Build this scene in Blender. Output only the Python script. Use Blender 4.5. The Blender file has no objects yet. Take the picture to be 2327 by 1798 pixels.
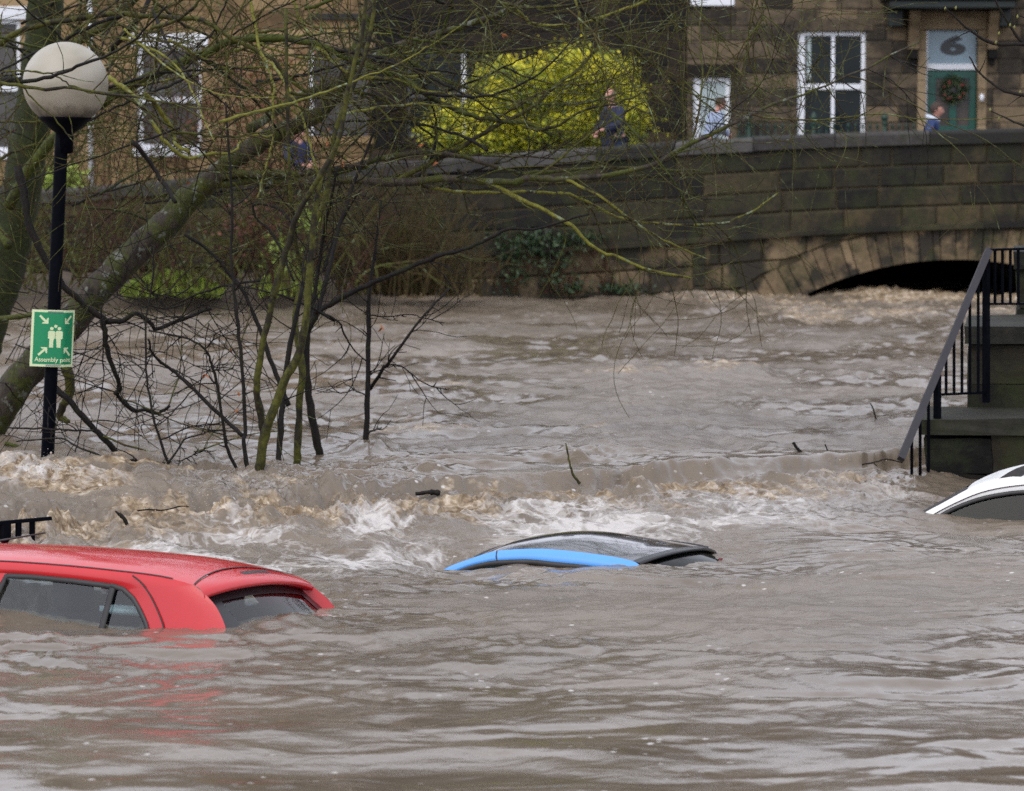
import bpy, bmesh, math, random
import numpy as np
from mathutils import Vector, Matrix

# ------------------------------------------------------------------ camera, world, sun, exposure
SC = bpy.context.scene
F, H = 8400.0, 2.54                      # focal length in pixels of the 2327 px wide photograph, eye height (m)
PITCH = math.atan((899 - 328) / F)
cam = bpy.data.cameras.new("camera")
cam.sensor_width = 23.5; cam.sensor_fit = 'HORIZONTAL'
cam.lens = 23.5 * F / 2327
cam.clip_start = 0.5; cam.clip_end = 2000
cam.dof.use_dof = True; cam.dof.focus_distance = 22.5; cam.dof.aperture_fstop = 2.8
camo = bpy.data.objects.new("camera", cam)
SC.collection.objects.link(camo)
camo.location = (0, 0, H); camo.rotation_euler = (math.pi/2 - PITCH, 0, 0)
SC.camera = camo

SUN_EL, SUN_ROT = math.radians(48), math.radians(215)
world = bpy.data.worlds.new("World"); SC.world = world; world.use_nodes = True
wn, wl = world.node_tree.nodes, world.node_tree.links
wn.clear()
sky = wn.new('ShaderNodeTexSky'); sky.sky_type = 'NISHITA'; sky.sun_disc = False
sky.sun_elevation = SUN_EL; sky.sun_rotation = SUN_ROT; sky.air_density = 1.0; sky.dust_density = 4.0; sky.ozone_density = 1.0
hsv = wn.new('ShaderNodeHueSaturation'); hsv.inputs['Saturation'].default_value = 0.38
bg = wn.new('ShaderNodeBackground'); bg.inputs['Strength'].default_value = 0.13
wo = wn.new('ShaderNodeOutputWorld')
ov = wn.new('ShaderNodeMix'); ov.data_type = 'RGBA'; ov.inputs['Factor'].default_value = 0.78; ov.inputs['B'].default_value = (6.2, 6.42, 7.3, 1)   # the closed cloud layer
wl.new(sky.outputs[0], hsv.inputs['Color']); wl.new(hsv.outputs[0], ov.inputs['A']); wl.new(ov.outputs['Result'], bg.inputs['Color']); wl.new(bg.outputs[0], wo.inputs['Surface'])
sunl = bpy.data.lights.new("sun", 'SUN'); sunl.energy = 0.5; sunl.angle = math.radians(40); sunl.color = (1.0, 0.96, 0.9)
suno = bpy.data.objects.new("sun", sunl); SC.collection.objects.link(suno)
sd = Vector((math.sin(SUN_ROT)*math.cos(SUN_EL), math.cos(SUN_ROT)*math.cos(SUN_EL), math.sin(SUN_EL)))
suno.rotation_euler = sd.to_track_quat('Z', 'Y').to_euler()
SC.view_settings.view_transform = 'Standard'; SC.view_settings.look = 'None'
SC.view_settings.exposure = 0.74; SC.view_settings.gamma = 1.0
SC.cycles.use_denoising = False
SC.cycles.max_bounces = 6; SC.cycles.transparent_max_bounces = 12

random.seed(7); rng = np.random.default_rng(7)
R = random.random
def U(a, b): return random.uniform(a, b)

# ------------------------------------------------------------------ from photograph to place
cP, sP = math.cos(PITCH), math.sin(PITCH)
def ray(px, py):
    dx = (px-1163.5)/F; dy = (899-py)/F
    return np.array([dx, cP + dy*sP, -sP + dy*cP])
def at(px, py, Y):                        # the point at distance Y
    d = ray(px, py); return np.array([0, 0, H]) + d*(Y/d[1])
def on(px, py, z=0.0):                    # the point on the level z
    d = ray(px, py); return np.array([0, 0, H]) + d*((z-H)/d[2])
def mpp(Y): return Y/F                    # metres per photograph pixel

# ------------------------------------------------------------------ object helpers
COL = SC.collection
def tag(o, label=None, cat=None, group=None, kind=None):
    if label: o['label'] = label
    if cat: o['category'] = cat
    if group: o['group'] = group
    if kind: o['kind'] = kind
    return o
def thing(name, label, cat, loc, group=None, rotz=0.0):
    o = bpy.data.objects.new(name, None); COL.objects.link(o)
    o.location = tuple(loc); o.rotation_euler = (0, 0, rotz); o.empty_display_size = 0.2
    return tag(o, label, cat, group)
def world_origin(o):
    p = np.zeros(3)
    while o is not None:
        p += np.array(o.location); o = o.parent
    return p

class MB:
    def __init__(s): s.v = []; s.f = []; s.t = []; s.sm = []; s.mi = []
    def add(s, vs, fs, tint=0.5, smooth=False, mi=0):
        b = len(s.v); s.v.extend([tuple(map(float, q)) for q in vs])
        for f in fs:
            s.f.append([b+i for i in f]); s.t.append(tint); s.sm.append(smooth); s.mi.append(mi)
        return b
    def box(s, lo, hi, tint=0.5, bevel=0.0, mi=0, jit=0.0):
        x0, y0, z0 = lo; x1, y1, z1 = hi
        if bevel <= 0:
            vs = [(x0,y0,z0),(x1,y0,z0),(x1,y1,z0),(x0,y1,z0),(x0,y0,z1),(x1,y0,z1),(x1,y1,z1),(x0,y1,z1)]
            s.add(vs, [(0,3,2,1),(4,5,6,7),(0,1,5,4),(1,2,6,5),(2,3,7,6),(3,0,4,7)], tint, mi=mi)
        else:
            b = bevel
            bm = bmesh.new(); bmesh.ops.create_cube(bm, size=1)
            for v in bm.verts: v.co = Vector(((x0+x1)/2+v.co.x*(x1-x0), (y0+y1)/2+v.co.y*(y1-y0), (z0+z1)/2+v.co.z*(z1-z0)))
            if jit:
                for v in bm.verts: v.co += Vector(rng.normal(size=3)*jit)
                bmesh.ops.subdivide_edges(bm, edges=list(bm.edges), cuts=2, use_grid_fill=True)
                for v in bm.verts: v.co += Vector(rng.normal(size=3)*jit*.35)
            if not jit: bmesh.ops.bevel(bm, geom=list(bm.edges), offset=min(b, .45*min(x1-x0, y1-y0, z1-z0)), segments=2, profile=.5, affect='EDGES')
            s.bm(bm, tint, False, mi); bm.free()
    def bm(s, bm, tint=0.5, smooth=False, mi=0, M=None):
        bm.verts.index_update()
        vs = [tuple(M @ v.co) if M is not None else tuple(v.co) for v in bm.verts]
        s.add(vs, [[v.index for v in f.verts] for f in bm.faces], tint, smooth, mi)
    def tube(s, pts, rad, n=6, tint=0.5, cap=True, smooth=True, squash=1.0, mi=0, rough=0.0):
        pts = np.asarray(pts, float); m = len(pts)
        if np.isscalar(rad): rad = np.full(m, rad)
        T = np.gradient(pts, axis=0); T /= np.linalg.norm(T, axis=1)[:, None] + 1e-12
        ref = np.array([0, 0, 1.0]) if abs(T[0][2]) < .8 else np.array([0, 1.0, 0])
        vs = []
        a = np.arange(n)*2*math.pi/n
        A = np.cross(T[0], ref); A /= np.linalg.norm(A)
        for i in range(m):
            A = A - T[i]*np.dot(A, T[i]); A /= np.linalg.norm(A)+1e-12
            B = np.cross(T[i], A)
            rr = rad[i]*(1 + (rough*rng.normal(size=n) if rough else 0))
            ring = pts[i] + np.outer(np.cos(a)*rr, A) + np.outer(np.sin(a)*rr*squash, B)
            vs.extend(ring)
        fs = [(i*n+j, i*n+(j+1) % n, (i+1)*n+(j+1) % n, (i+1)*n+j) for i in range(m-1) for j in range(n)]
        if cap: fs += [tuple(range(n-1, -1, -1)), tuple(range((m-1)*n, m*n))]
        s.add(vs, fs, tint, smooth, mi)
    def bar(s, a, b, w, d=None, tint=0.5, mi=0):      # square bar between two points
        s.tube([a, b], [w*.7071]*2, 4, tint, True, False, 1.0 if d is None else d/w, mi)
    def grid(s, P, tint=0.5, smooth=True, mi=0, flip=False):  # P[i][j] -> points
        P = np.asarray(P, float); m, n = P.shape[:2]
        fs = []
        for i in range(m-1):
            for j in range(n-1):
                q = (i*n+j, i*n+j+1, (i+1)*n+j+1, (i+1)*n+j)
                fs.append(q[::-1] if flip else q)
        s.add(P.reshape(-1, 3), fs, tint, smooth, mi)
    def lathe(s, prof, c, n=24, tint=.5, smooth=True, mi=0):  # prof [(r,z)]
        P = [[(c[0]+r*math.cos(t), c[1]+r*math.sin(t), c[2]+z) for t in np.linspace(0, 2*math.pi, n+1)] for r, z in prof]
        s.grid(P, tint, smooth, mi)
    def ball(s, c, r, seg=10, tint=.5, mi=0, noise=0.0):
        c = np.asarray(c, float); r = np.asarray(r, float)*np.ones(3)
        P = []
        for i in range(seg//2+1):
            th = math.pi*i/(seg//2)
            P.append([c + r*(1+noise*U(-1, 1))*np.array([math.sin(th)*math.cos(t), math.sin(th)*math.sin(t), math.cos(th)]) for t in np.linspace(0, 2*math.pi, seg+1)])
        s.grid(P, tint, True, mi)
    def build(s, name, mats, parent=None, origin=None, local=False, weld=0.0):
        if not isinstance(mats, (list, tuple)): mats = [mats]
        v = np.array(s.v, float).reshape(-1, 3)
        o_w = np.zeros(3)
        if parent is not None and not local: o_w = world_origin(parent)
        if parent is None and origin is not None: o_w = np.array(origin, float)
        me = bpy.data.meshes.new(name)
        me.from_pydata((v - o_w).tolist(), [], s.f)
        for m in mats: me.materials.append(m)
        me.polygons.foreach_set('use_smooth', s.sm)
        me.polygons.foreach_set('material_index', s.mi)
        at_ = me.attributes.new('tint', 'FLOAT', 'FACE'); at_.data.foreach_set('value', np.array(s.t, np.float32))
        if weld:
            bm = bmesh.new(); bm.from_mesh(me); bmesh.ops.remove_doubles(bm, verts=bm.verts, dist=weld); bm.to_mesh(me); bm.free()
        me.update()
        o = bpy.data.objects.new(name, me); COL.objects.link(o)
        if parent is not None: o.parent = parent
        elif origin is not None: o.location = tuple(o_w)
        return o

def smoothline(pts, k=4):                 # Catmull-Rom through traced points (any dimension)
    p = np.asarray(pts, float)
    if len(p) < 3: return p
    q = np.vstack([2*p[0]-p[1], p, 2*p[-1]-p[-2]]); out = []
    for i in range(1, len(q)-2):
        for t in np.linspace(0, 1, k, endpoint=False):
            a, b, c, d = q[i-1], q[i], q[i+1], q[i+2]
            out.append(.5*((2*b)+(-a+c)*t+(2*a-5*b+4*c-d)*t*t+(-a+3*b-3*c+d)*t**3))
    out.append(p[-1]); return np.array(out)
def resample(pts, n):
    p = np.asarray(pts, float); d = np.r_[0, np.cumsum(np.linalg.norm(np.diff(p, axis=0), axis=1))]
    t = np.linspace(0, d[-1], n)
    return np.stack([np.interp(t, d, p[:, k]) for k in range(p.shape[1])], 1)

# ------------------------------------------------------------------ materials
def new_mat(name):
    m = bpy.data.materials.new(name); m.use_nodes = True
    nt = m.node_tree; return m, nt.nodes, nt.links, nt.nodes['Principled BSDF']
def c4(c): return (c[0], c[1], c[2], 1.0)
def ramp(n, stops, interp='LINEAR'):
    r = n.new('ShaderNodeValToRGB'); e = r.color_ramp.elements; r.color_ramp.interpolation = interp
    while len(e) < len(stops): e.new(.5)
    for i, (p, c) in enumerate(stops): e[i].position = p; e[i].color = c4(c) if len(c) == 3 else c
    return r
def noise(n, l, scale, detail=4, rough=.55, co='Object', stretch=None, dist=0.0):
    tc = n.new('ShaderNodeTexCoord'); t = n.new('ShaderNodeTexNoise')
    t.inputs['Scale'].default_value = scale; t.inputs['Detail'].default_value = detail; t.inputs['Roughness'].default_value = rough; t.inputs['Distortion'].default_value = dist
    if stretch:
        mp = n.new('ShaderNodeMapping'); mp.inputs['Scale'].default_value = stretch
        l.new(tc.outputs[co], mp.inputs['Vector']); l.new(mp.outputs[0], t.inputs['Vector'])
    else: l.new(tc.outputs[co], t.inputs['Vector'])
    return t
def add_bump(n, l, bsdf, src, strength=.3, dist=.01):
    b = n.new('ShaderNodeBump'); b.inputs['Strength'].default_value = strength; b.inputs['Distance'].default_value = dist
    l.new(src, b.inputs['Height']); l.new(b.outputs[0], bsdf.inputs['Normal'])
def plain(name, col, rough=.6, var=.25, scale=6, bump=0.0, metal=0.0, coat=0.0, spec=None, stretch=None):
    m, n, l, b = new_mat(name)
    t = noise(n, l, scale, 5, .6, stretch=stretch)
    r = ramp(n, [(.3, tuple(c*(1-var) for c in col)), (.7, tuple(min(1, c*(1+var)) for c in col))])
    l.new(t.outputs['Fac'], r.inputs[0]); l.new(r.outputs[0], b.inputs['Base Color'])
    b.inputs['Roughness'].default_value = rough; b.inputs['Metallic'].default_value = metal
    b.inputs['Coat Weight'].default_value = coat; b.inputs['Coat Roughness'].default_value = .05
    if spec is not None: b.inputs['Specular IOR Level'].default_value = spec
    if bump: add_bump(n, l, b, t.outputs['Fac'], bump, .02)
    return m
def stone(name, stops, soot=.35, soot_col=(.018, .016, .014), moss=0.0, scale=1.4, bias=0.0, bump=.5, fine=9.0):
    m, n, l, b = new_mat(name)
    at_ = n.new('ShaderNodeAttribute'); at_.attribute_name = 'tint'
    t1 = noise(n, l, fine, 6, .65); t2 = noise(n, l, scale, 5, .6)
    ad = n.new('ShaderNodeMath'); ad.operation = 'MULTIPLY_ADD'; ad.inputs[1].default_value = 1.1; ad.inputs[2].default_value = -.55 + bias
    l.new(t1.outputs['Fac'], ad.inputs[0])
    ad2 = n.new('ShaderNodeMath'); ad2.operation = 'ADD'; l.new(at_.outputs['Fac'], ad2.inputs[0]); l.new(ad.outputs[0], ad2.inputs[1])
    r = ramp(n, stops); l.new(ad2.outputs[0], r.inputs[0])
    sr = ramp(n, [(.60-soot*.25, (0, 0, 0)), (.70-soot*.25, (1, 1, 1))]); l.new(t2.outputs['Fac'], sr.inputs[0])
    # ramp is inverted so that soot covers where the broad noise is high
    mx = n.new('ShaderNodeMix'); mx.data_type = 'RGBA'; mx.inputs['B'].default_value = c4(soot_col)
    sf = n.new('ShaderNodeMath'); sf.operation = 'MULTIPLY'; sf.inputs[1].default_value = min(1, soot*1.6)
    l.new(sr.outputs[0], sf.inputs[0]); l.new(sf.outputs[0], mx.inputs['Factor']); l.new(r.outputs[0], mx.inputs['A'])
    out = mx.outputs['Result']
    if moss:
        t3 = noise(n, l, 2.3, 6, .7, dist=.4); mr = ramp(n, [(.56-moss*.2, (0, 0, 0)), (.66, (1, 1, 1))]); l.new(t3.outputs['Fac'], mr.inputs[0])
        m2 = n.new('ShaderNodeMix'); m2.data_type = 'RGBA'; m2.inputs['B'].default_value = (.035, .045, .012, 1)
        mf = n.new('ShaderNodeMath'); mf.operation = 'MULTIPLY'; mf.inputs[1].default_value = min(1, moss)
        l.new(mr.outputs[0], mf.inputs[0]); l.new(mf.outputs[0], m2.inputs['Factor']); l.new(out, m2.inputs['A']); out = m2.outputs['Result']
    l.new(out, b.inputs['Base Color']); b.inputs['Roughness'].default_value = .75; b.inputs['Specular IOR Level'].default_value = .22
    add_bump(n, l, b, t1.outputs['Fac'], bump, .02)
    return m
def bark(name, dark, light, moss_col, moss_amt, scale=14, lich=None):
    m, n, l, b = new_mat(name)
    t1 = noise(n, l, scale, 6, .7, stretch=(1, 1, .35)); t2 = noise(n, l, 5.0, 5, .65, dist=.3); t4 = noise(n, l, 28, 3, .6)
    r = ramp(n, [(.35, dark), (.7, light)]); l.new(t1.outputs['Fac'], r.inputs[0])
    mr = ramp(n, [(.62-moss_amt*.34, (0, 0, 0)), (.70-moss_amt*.30, (1, 1, 1))]); l.new(t2.outputs['Fac'], mr.inputs[0])
    mc = ramp(n, [(.3, tuple(c*.45 for c in moss_col)), (.68, moss_col)]); l.new(t4.outputs['Fac'], mc.inputs[0])
    mx = n.new('ShaderNodeMix'); mx.data_type = 'RGBA'
    l.new(mr.outputs[0], mx.inputs['Factor']); l.new(r.outputs[0], mx.inputs['A']); l.new(mc.outputs[0], mx.inputs['B'])
    out = mx.outputs['Result']
    if lich:
        t3 = noise(n, l, 11, 3, .6); lr = ramp(n, [(.60, (0, 0, 0)), (.66, (1, 1, 1))]); l.new(t3.outputs['Fac'], lr.inputs[0])
        m2 = n.new('ShaderNodeMix'); m2.data_type = 'RGBA'; m2.inputs['B'].default_value = c4(lich)
        l.new(lr.outputs[0], m2.inputs['Factor']); l.new(out, m2.inputs['A']); out = m2.outputs['Result']
    l.new(out, b.inputs['Base Color']); b.inputs['Roughness'].default_value = .7; b.inputs['Specular IOR Level'].default_value = .22
    add_bump(n, l, b, t1.outputs['Fac'], .6, .02)
    return m
def leafmat(name, stops, rough=.55):
    m, n, l, b = new_mat(name)
    at_ = n.new('ShaderNodeAttribute'); at_.attribute_name = 'tint'
    r = ramp(n, stops); l.new(at_.outputs['Fac'], r.inputs[0]); l.new(r.outputs[0], b.inputs['Base Color'])
    b.inputs['Roughness'].default_value = rough
    return m
def paint(name, col, rough=.18, coat=.8, dirt=.05):
    m, n, l, b = new_mat(name)
    t = noise(n, l, 3.5, 6, .65); t2 = noise(n, l, 60, 3, .7)
    r = ramp(n, [(.35, tuple(c*(1-dirt) for c in col)), (.65, col)]); l.new(t.outputs['Fac'], r.inputs[0]); l.new(r.outputs[0], b.inputs['Base Color'])
    rr = ramp(n, [(.3, (rough*.8,)*3), (.75, (rough*1.8,)*3)]); l.new(t.outputs['Fac'], rr.inputs[0]); l.new(rr.outputs[0], b.inputs['Roughness'])
    b.inputs['Coat Weight'].default_value = coat; b.inputs['Coat Roughness'].default_value = .06
    
    return m
def glassmat(name, tint=(.55, .66, .66), refl=.10):
    m = bpy.data.materials.new(name); m.use_nodes = True; n, l = m.node_tree.nodes, m.node_tree.links; n.clear()
    tr = n.new('ShaderNodeBsdfTransparent'); tr.inputs[0].default_value = c4(tint)
    gl = n.new('ShaderNodeBsdfGlossy'); gl.inputs['Roughness'].default_value = .04
    ge = n.new('ShaderNodeNewGeometry'); dt = n.new('ShaderNodeVectorMath'); dt.operation = 'DOT_PRODUCT'; l.new(ge.outputs['Normal'], dt.inputs[0]); l.new(ge.outputs['Incoming'], dt.inputs[1])
    ab = n.new('ShaderNodeMath'); ab.operation = 'ABSOLUTE'; l.new(dt.outputs['Value'], ab.inputs[0])
    om = n.new('ShaderNodeMath'); om.operation = 'SUBTRACT'; om.inputs[0].default_value = 1.0; l.new(ab.outputs[0], om.inputs[1])
    pw = n.new('ShaderNodeMath'); pw.operation = 'POWER'; pw.inputs[1].default_value = 5.0; l.new(om.outputs[0], pw.inputs[0])
    ad = n.new('ShaderNodeMath'); ad.operation = 'MULTIPLY_ADD'; ad.use_clamp = True; ad.inputs[1].default_value = .8; ad.inputs[2].default_value = refl; l.new(pw.outputs[0], ad.inputs[0])
    mx = n.new('ShaderNodeMixShader'); o = n.new('ShaderNodeOutputMaterial')
    l.new(ad.outputs[0], mx.inputs[0]); l.new(tr.outputs[0], mx.inputs[1]); l.new(gl.outputs[0], mx.inputs[2]); l.new(mx.outputs[0], o.inputs['Surface'])
    return m

M = {}
M['stone_tan'] = stone('stone_tan', [(.1, (.13, .082, .040)), (.5, (.255, .168, .082)), (.9, (.35, .245, .13))], soot=.25, soot_col=(.05, .035, .022))
M['stone_dark'] = stone('stone_dark', [(.15, (.007, .006, .005)), (.6, (.017, .013, .010)), (.98, (.05, .034, .020))], soot=.3, soot_col=(.006, .006, .006))
M['stone_mix'] = stone('stone_mix', [(.1, (.026, .022, .017)), (.45, (.082, .064, .044)), (.9, (.18, .132, .080))], soot=.4)
M['mortar'] = plain('mortar', (.022, .018, .014), .9, .3, 6)
M['mortar_tan'] = plain('mortar_tan', (.13, .085, .045), .9, .3, 6)
M['bridge_dark'] = stone('bridge_dark', [(.1, (.011, .010, .009)), (.5, (.034, .029, .018)), (.98, (.088, .064, .033))], soot=.50, soot_col=(.012, .011, .010), moss=.5, scale=.9)
M['bridge_mortar'] = plain('bridge_mortar', (.062, .048, .024), .9, .45, 2)
M['bridge_tan'] = stone('bridge_tan', [(.1, (.046, .037, .025)), (.5, (.135, .097, .056)), (.95, (.235, .170, .100))], soot=.62, soot_col=(.032, .027, .021), scale=1.8, moss=.45)
M['coping'] = stone('coping', [(.1, (.022, .021, .020)), (.5, (.045, .042, .040)), (.95, (.09, .085, .080))], soot=.2, moss=.3)
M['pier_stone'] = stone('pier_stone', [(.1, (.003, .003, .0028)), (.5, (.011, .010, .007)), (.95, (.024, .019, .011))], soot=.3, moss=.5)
M['pier_top'] = stone('pier_top', [(.1, (.005, .005, .0045)), (.5, (.013, .013, .010)), (.95, (.034, .031, .023))], soot=.2, moss=.4)
M['surround'] = stone('surround', [(.1, (.12, .088, .052)), (.5, (.225, .162, .095)), (.95, (.30, .225, .135))], soot=.25, scale=2.2)
M['white_paint'] = plain('white_paint', (.78, .80, .84), .45, .08, 3)
M['grey_paint'] = plain('grey_paint', (.07, .07, .075), .5, .3, 3)
M['pane'] = plain('pane', (.010, .015, .016), .06, .4, 1.5, spec=.2)
M['pane_pale'] = plain('pane_pale', (.075, .07, .066), .15, .5, 1.2, spec=.3)
M['blind'] = plain('blind', (.42, .50, .50), .35, .1, 2)
M['fanlight'] = plain('fanlight', (.25, .34, .40), .3, .12, 2)
M['number_grey'] = plain('number_grey', (.045, .05, .055), .5, .1, 5)
M['door_green'] = plain('door_green', (.006, .070, .050), .35, .18, 4)
M['door_glass'] = plain('door_glass', (.05, .038, .032), .2, .5, 3)
M['slate'] = plain('slate', (.05, .05, .055), .6, .3, 3)
M['canopy_dark'] = plain('canopy_dark', (.010, .016, .014), .5, .3, 4)
M['iron_green'] = plain('iron_green', (.008, .035, .022), .45, .3, 5)
M['black_iron'] = plain('black_iron', (.0035, .004, .0065), .4, .35, 12, bump=.15, spec=.02)
M['rail_top'] = plain('rail_top', (.022, .019, .024), .5, .2, 12)
M['road'] = plain('road', (.05, .05, .052), .8, .2, 4)
M['earth'] = plain('earth', (.06, .042, .025), .9, .4, 3, bump=.5)

# ------------------------------------------------------------------ noise for meshes
def perlin(x, y, seed=0):
    p = np.random.default_rng(seed).permutation(512); p = np.r_[p, p]
    xi = np.floor(x).astype(int); yi = np.floor(y).astype(int); xf = x-xi; yf = y-yi
    u = xf**3*(xf*(xf*6-15)+10); v = yf**3*(yf*(yf*6-15)+10)
    def g(ix, iy, fx, fy):
        h = p[p[ix & 511] + (iy & 511)] * (2*math.pi/512); return np.cos(h)*fx + np.sin(h)*fy
    a = g(xi, yi, xf, yf); b = g(xi+1, yi, xf-1, yf); c = g(xi, yi+1, xf, yf-1); d = g(xi+1, yi+1, xf-1, yf-1)
    return ((a+u*(b-a)) + v*((c+u*(d-c))-(a+u*(b-a))))*1.5
def fbm(x, y, o=4, seed=0, gain=.5):
    s = 0; a = 1; f = 1
    for k in range(o): s = s + a*perlin(x*f+k*17.3, y*f-k*9.1, seed+k); a *= gain; f *= 2.03
    return s
def sst(a, b, x): t = np.clip((x-a)/(b-a), 0, 1); return t*t*(3-2*t)

# ------------------------------------------------------------------ the flood water
def weir(x): return 25.4 + .70*np.clip(x, -6, 4.2)
def gb(x, y, c, sx, sy): return np.exp(-((x-c[0])/sx)**2 - ((y-c[1])/sy)**2)
def spots(lst, x, y): return sum(a*gb(x, y, on(px, py, z), sx, sy) for px, py, z, sx, sy, a in lst)
def river_level(y): return .25 + .09*np.clip((y-25)/28, -.2, 1.05)
def water_fields(x, y):
    s = (weir(x)-y)/1.22
    s = s + .05*perlin(x*2.2, y*.3, 90) + (.04*perlin(x*5.2+2*perlin(x*.7, 0*y, 99), y*.5, 91) + .022*perlin(x*15, y*.7, 92))*np.exp(-(s/.35)**2)
    zr = river_level(y)
    soft = .5+.5*np.clip(1.6*perlin(x*.9, y*.3, 93)+.6*perlin(x*2.7, y*.4, 94), -1, 1); up = 1-sst(-.04-.08*soft, .08+.14*soft, s)
    base = zr*up + (1-up)*.125*(1-sst(.15, 2.2, s))
    # left part: the wall end, where the current breaks over it
    wx = x + .25*fbm(x*.7, y*.7, 2, 50); wy = y + .25*fbm(x*.7, y*.7, 2, 60)
    river = .050*perlin(wx*.55, wy*.42, 1) + .042*perlin(wx*1.0, wy*.95, 2) + .032*(1-2*np.abs(perlin(wx*1.7, wy*2.1, 3))) \
        + .017*(1-2*np.abs(perlin(wx*3.6, wy*4.3, 4))) + .009*perlin(wx*8, wy*9.5, 5) + .0045*perlin(wx*17, wy*20, 6)
    big = .07*spots([(1500, 860, .3, .9, .8, 1), (1640, 850, .3, .7, .6, 1.2), (1950, 720, .35, 1.5, 1.0, 1.0), (1250, 985, .27, .5, .25, 1.0), (1000, 985, .27, .5, .3, .9)], x, y)
    arch_rough = gb(x, y, on(2080, 680, .38), 3.0, 5.0)
    wx, wy = wx + .30*fbm(x*.9+4, y*1.1, 3, 52)*sst(23, 20, y), wy + .22*fbm(x*.8, y*1.2+3, 3, 62)*sst(23, 20, y)
    calm = .030*perlin(wx*.42, wy*.55, 11) + .026*perlin(wx*.8+3, wy*1.5, 12) + .015*perlin(wx*1.7, wy*3.6, 13) \
        + .0062*perlin(wx*3.8, wy*7.8, 14) + .0024*perlin(wx*9, wy*16, 15)
    near = sst(19.0, 15.0, y)
    calm2 = (calm - near*.55*(.015*perlin(wx*1.7, wy*3.6, 13) + .0062*perlin(wx*3.8, wy*7.8, 14) + .0024*perlin(wx*9, wy*16, 15) + .4*.026*perlin(wx*.8+3, wy*1.5, 12))) + (1-near)*(.011*(1-2*np.abs(perlin(wx*2.6, wy*3.1, 16))) + .006*(1-2*np.abs(perlin(wx*6, wy*7, 17))) + .003*perlin(wx*14, wy*16, 18))
    tb = sst(-.02, .35, s)*(1-sst(1.0, 2.6, s))*sst(3.6, 2.4, x)
    leftness = sst(-.6, -2.0, x)
    tb2 = gb(x, y, on(240, 1095, .25), 2.3, 1.5)*sst(1.6, .6, s)             # rough water round the trunks and the lamp
    bil = np.abs(perlin(wx*1.7, wy*1.6, 21))*1.0 + .55*np.abs(perlin(wx*3.8, wy*3.4, 22)) + .32*np.abs(perlin(wx*8, wy*7.5, 23)) + .18*np.abs(perlin(wx*17, wy*16, 24)) + .09*perlin(wx*36, wy*34, 25)
    h = base + up*(1-.55*np.exp(-((s+.25)/.45)**2))*(river*(1+1.3*arch_rough) + big) + (1-up)*calm2*(1-.3*tb)
    h = h + tb*(.125*bil-.04)*(1+.3*leftness)*(1-.6*sst(.5, 1.2, s)) + tb2*(.10*bil-.03+.05*perlin(wx*1.4, wy*1.2, 35))
    lcf = sst(-.5, -1.8, x)*np.exp(-((s-.05)/.32)**2); h = h + lcf*(.08*bil-.03)
    lip = gb(s, 0*s, (-.0, 0), .16, 1)
    h = h + lip*.02*perlin(wx*3.2, s*1.2, 31) + lip*.020*perlin(wx*8.5, s*2, 32) + lip*.010*perlin(wx*19, s*3, 33)
    # the surge thrown up where the wall end and the lamp stand in the current
    sp = spots([(120, 1150, .15, .20, .30, .27), (75, 1105, .25, .16, .3, .26), (30, 1120, .2, .25, .3, .20), (150, 1110, .2, .14, .3, .24), (215, 1160, .12, .24, .28, .17), (260, 1170, .1, .2, .25, .10), (410, 1160, .1, .3, .2, .09), (350, 1165, .1, .3, .2, .08)], x, y)
    rid = (1-np.abs(perlin(wx*2.1, wy*1.9, 26)))**2 + .6*(1-np.abs(perlin(wx*4.6, wy*4.2, 27)))**2 + .4*(1-np.abs(perlin(wx*10, wy*9, 28)))**2 + .25*(1-np.abs(perlin(wx*22, wy*20, 29)))**2
    h = h + .30*sp*(.95*rid-.25)
    col = spots([(845, 1030, .27, .16, .3, .12), (590, 1075, .27, .16, .3, .07), (730, 1020, .27, .3, .3, .05)], x, y)
    h = h + col*(.6+.6*bil)
    h = h + spots([(975, 1130, .1, .12, .12, .10), (1310, 1095, .1, .10, .12, .06)], x, y)
    h = h - .095*gb(x, y, (-.33, 22.66), .45, .40) - .05*gb(x, y, (1.32, 22.95), .35, .4) - .05*gb(x, y, (.10, 22.25), .3, .2)
    # swell against the cars
    h = h + spots([(645, 1418, 0, .24, .2, .055), (120, 1415, 0, 1.0, .5, -.048), (560, 1440, 0, .3, .2, .02), (1190, 1300, 0, .16, .15, .045), (1350, 1305, 0, .25, .15, .025), (1075, 1296, 0, .30, .3, -.085), (2215, 1200, 0, .2, .3, -.06), (2310, 1190, 0, .2, .25, .02), (1000, 1290, 0, .2, .3, -.03)], x, y)
    # inside the two cars whose windows show, the water has not yet risen to the level outside
    for O_, th_, xa, xb, la_, lb_ in ((on(512, 1430), math.radians(30), .12, 3.4, .08, 1.02), (on(2140, 1176), math.radians(17), -3.2, -.05, .10, 1.22)):
        c_, s_ = math.cos(th_), math.sin(th_); xf = -(x-O_[0])*c_ + (y-O_[1])*s_; lt = (x-O_[0])*s_ + (y-O_[1])*c_
        h = h - .30*sst(xa, xa+.16, xf)*(1-sst(xb-.16, xb, xf))*sst(la_, la_+.12, lt)*(1-sst(lb_-.12, lb_, lt))
    # ---- foam: tan silt froth and white lace
    n1 = fbm(wx*2.3, wy*2.0, 4, 41, .6); n2 = fbm(wx*4.5+5, wy*3.2, 4, 47, .62)
    tan = tb*(.66+.1*leftness)*sst(2.0, .3, s) + tb2*.36*(.5+n1) + lcf*.30 + np.clip(sp*4, 0, 1)*1.15 + np.clip(col*6, 0, 1)*.6
    crest = sst(.035, .12, river*(1+1.3*arch_rough)+big)*up
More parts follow.
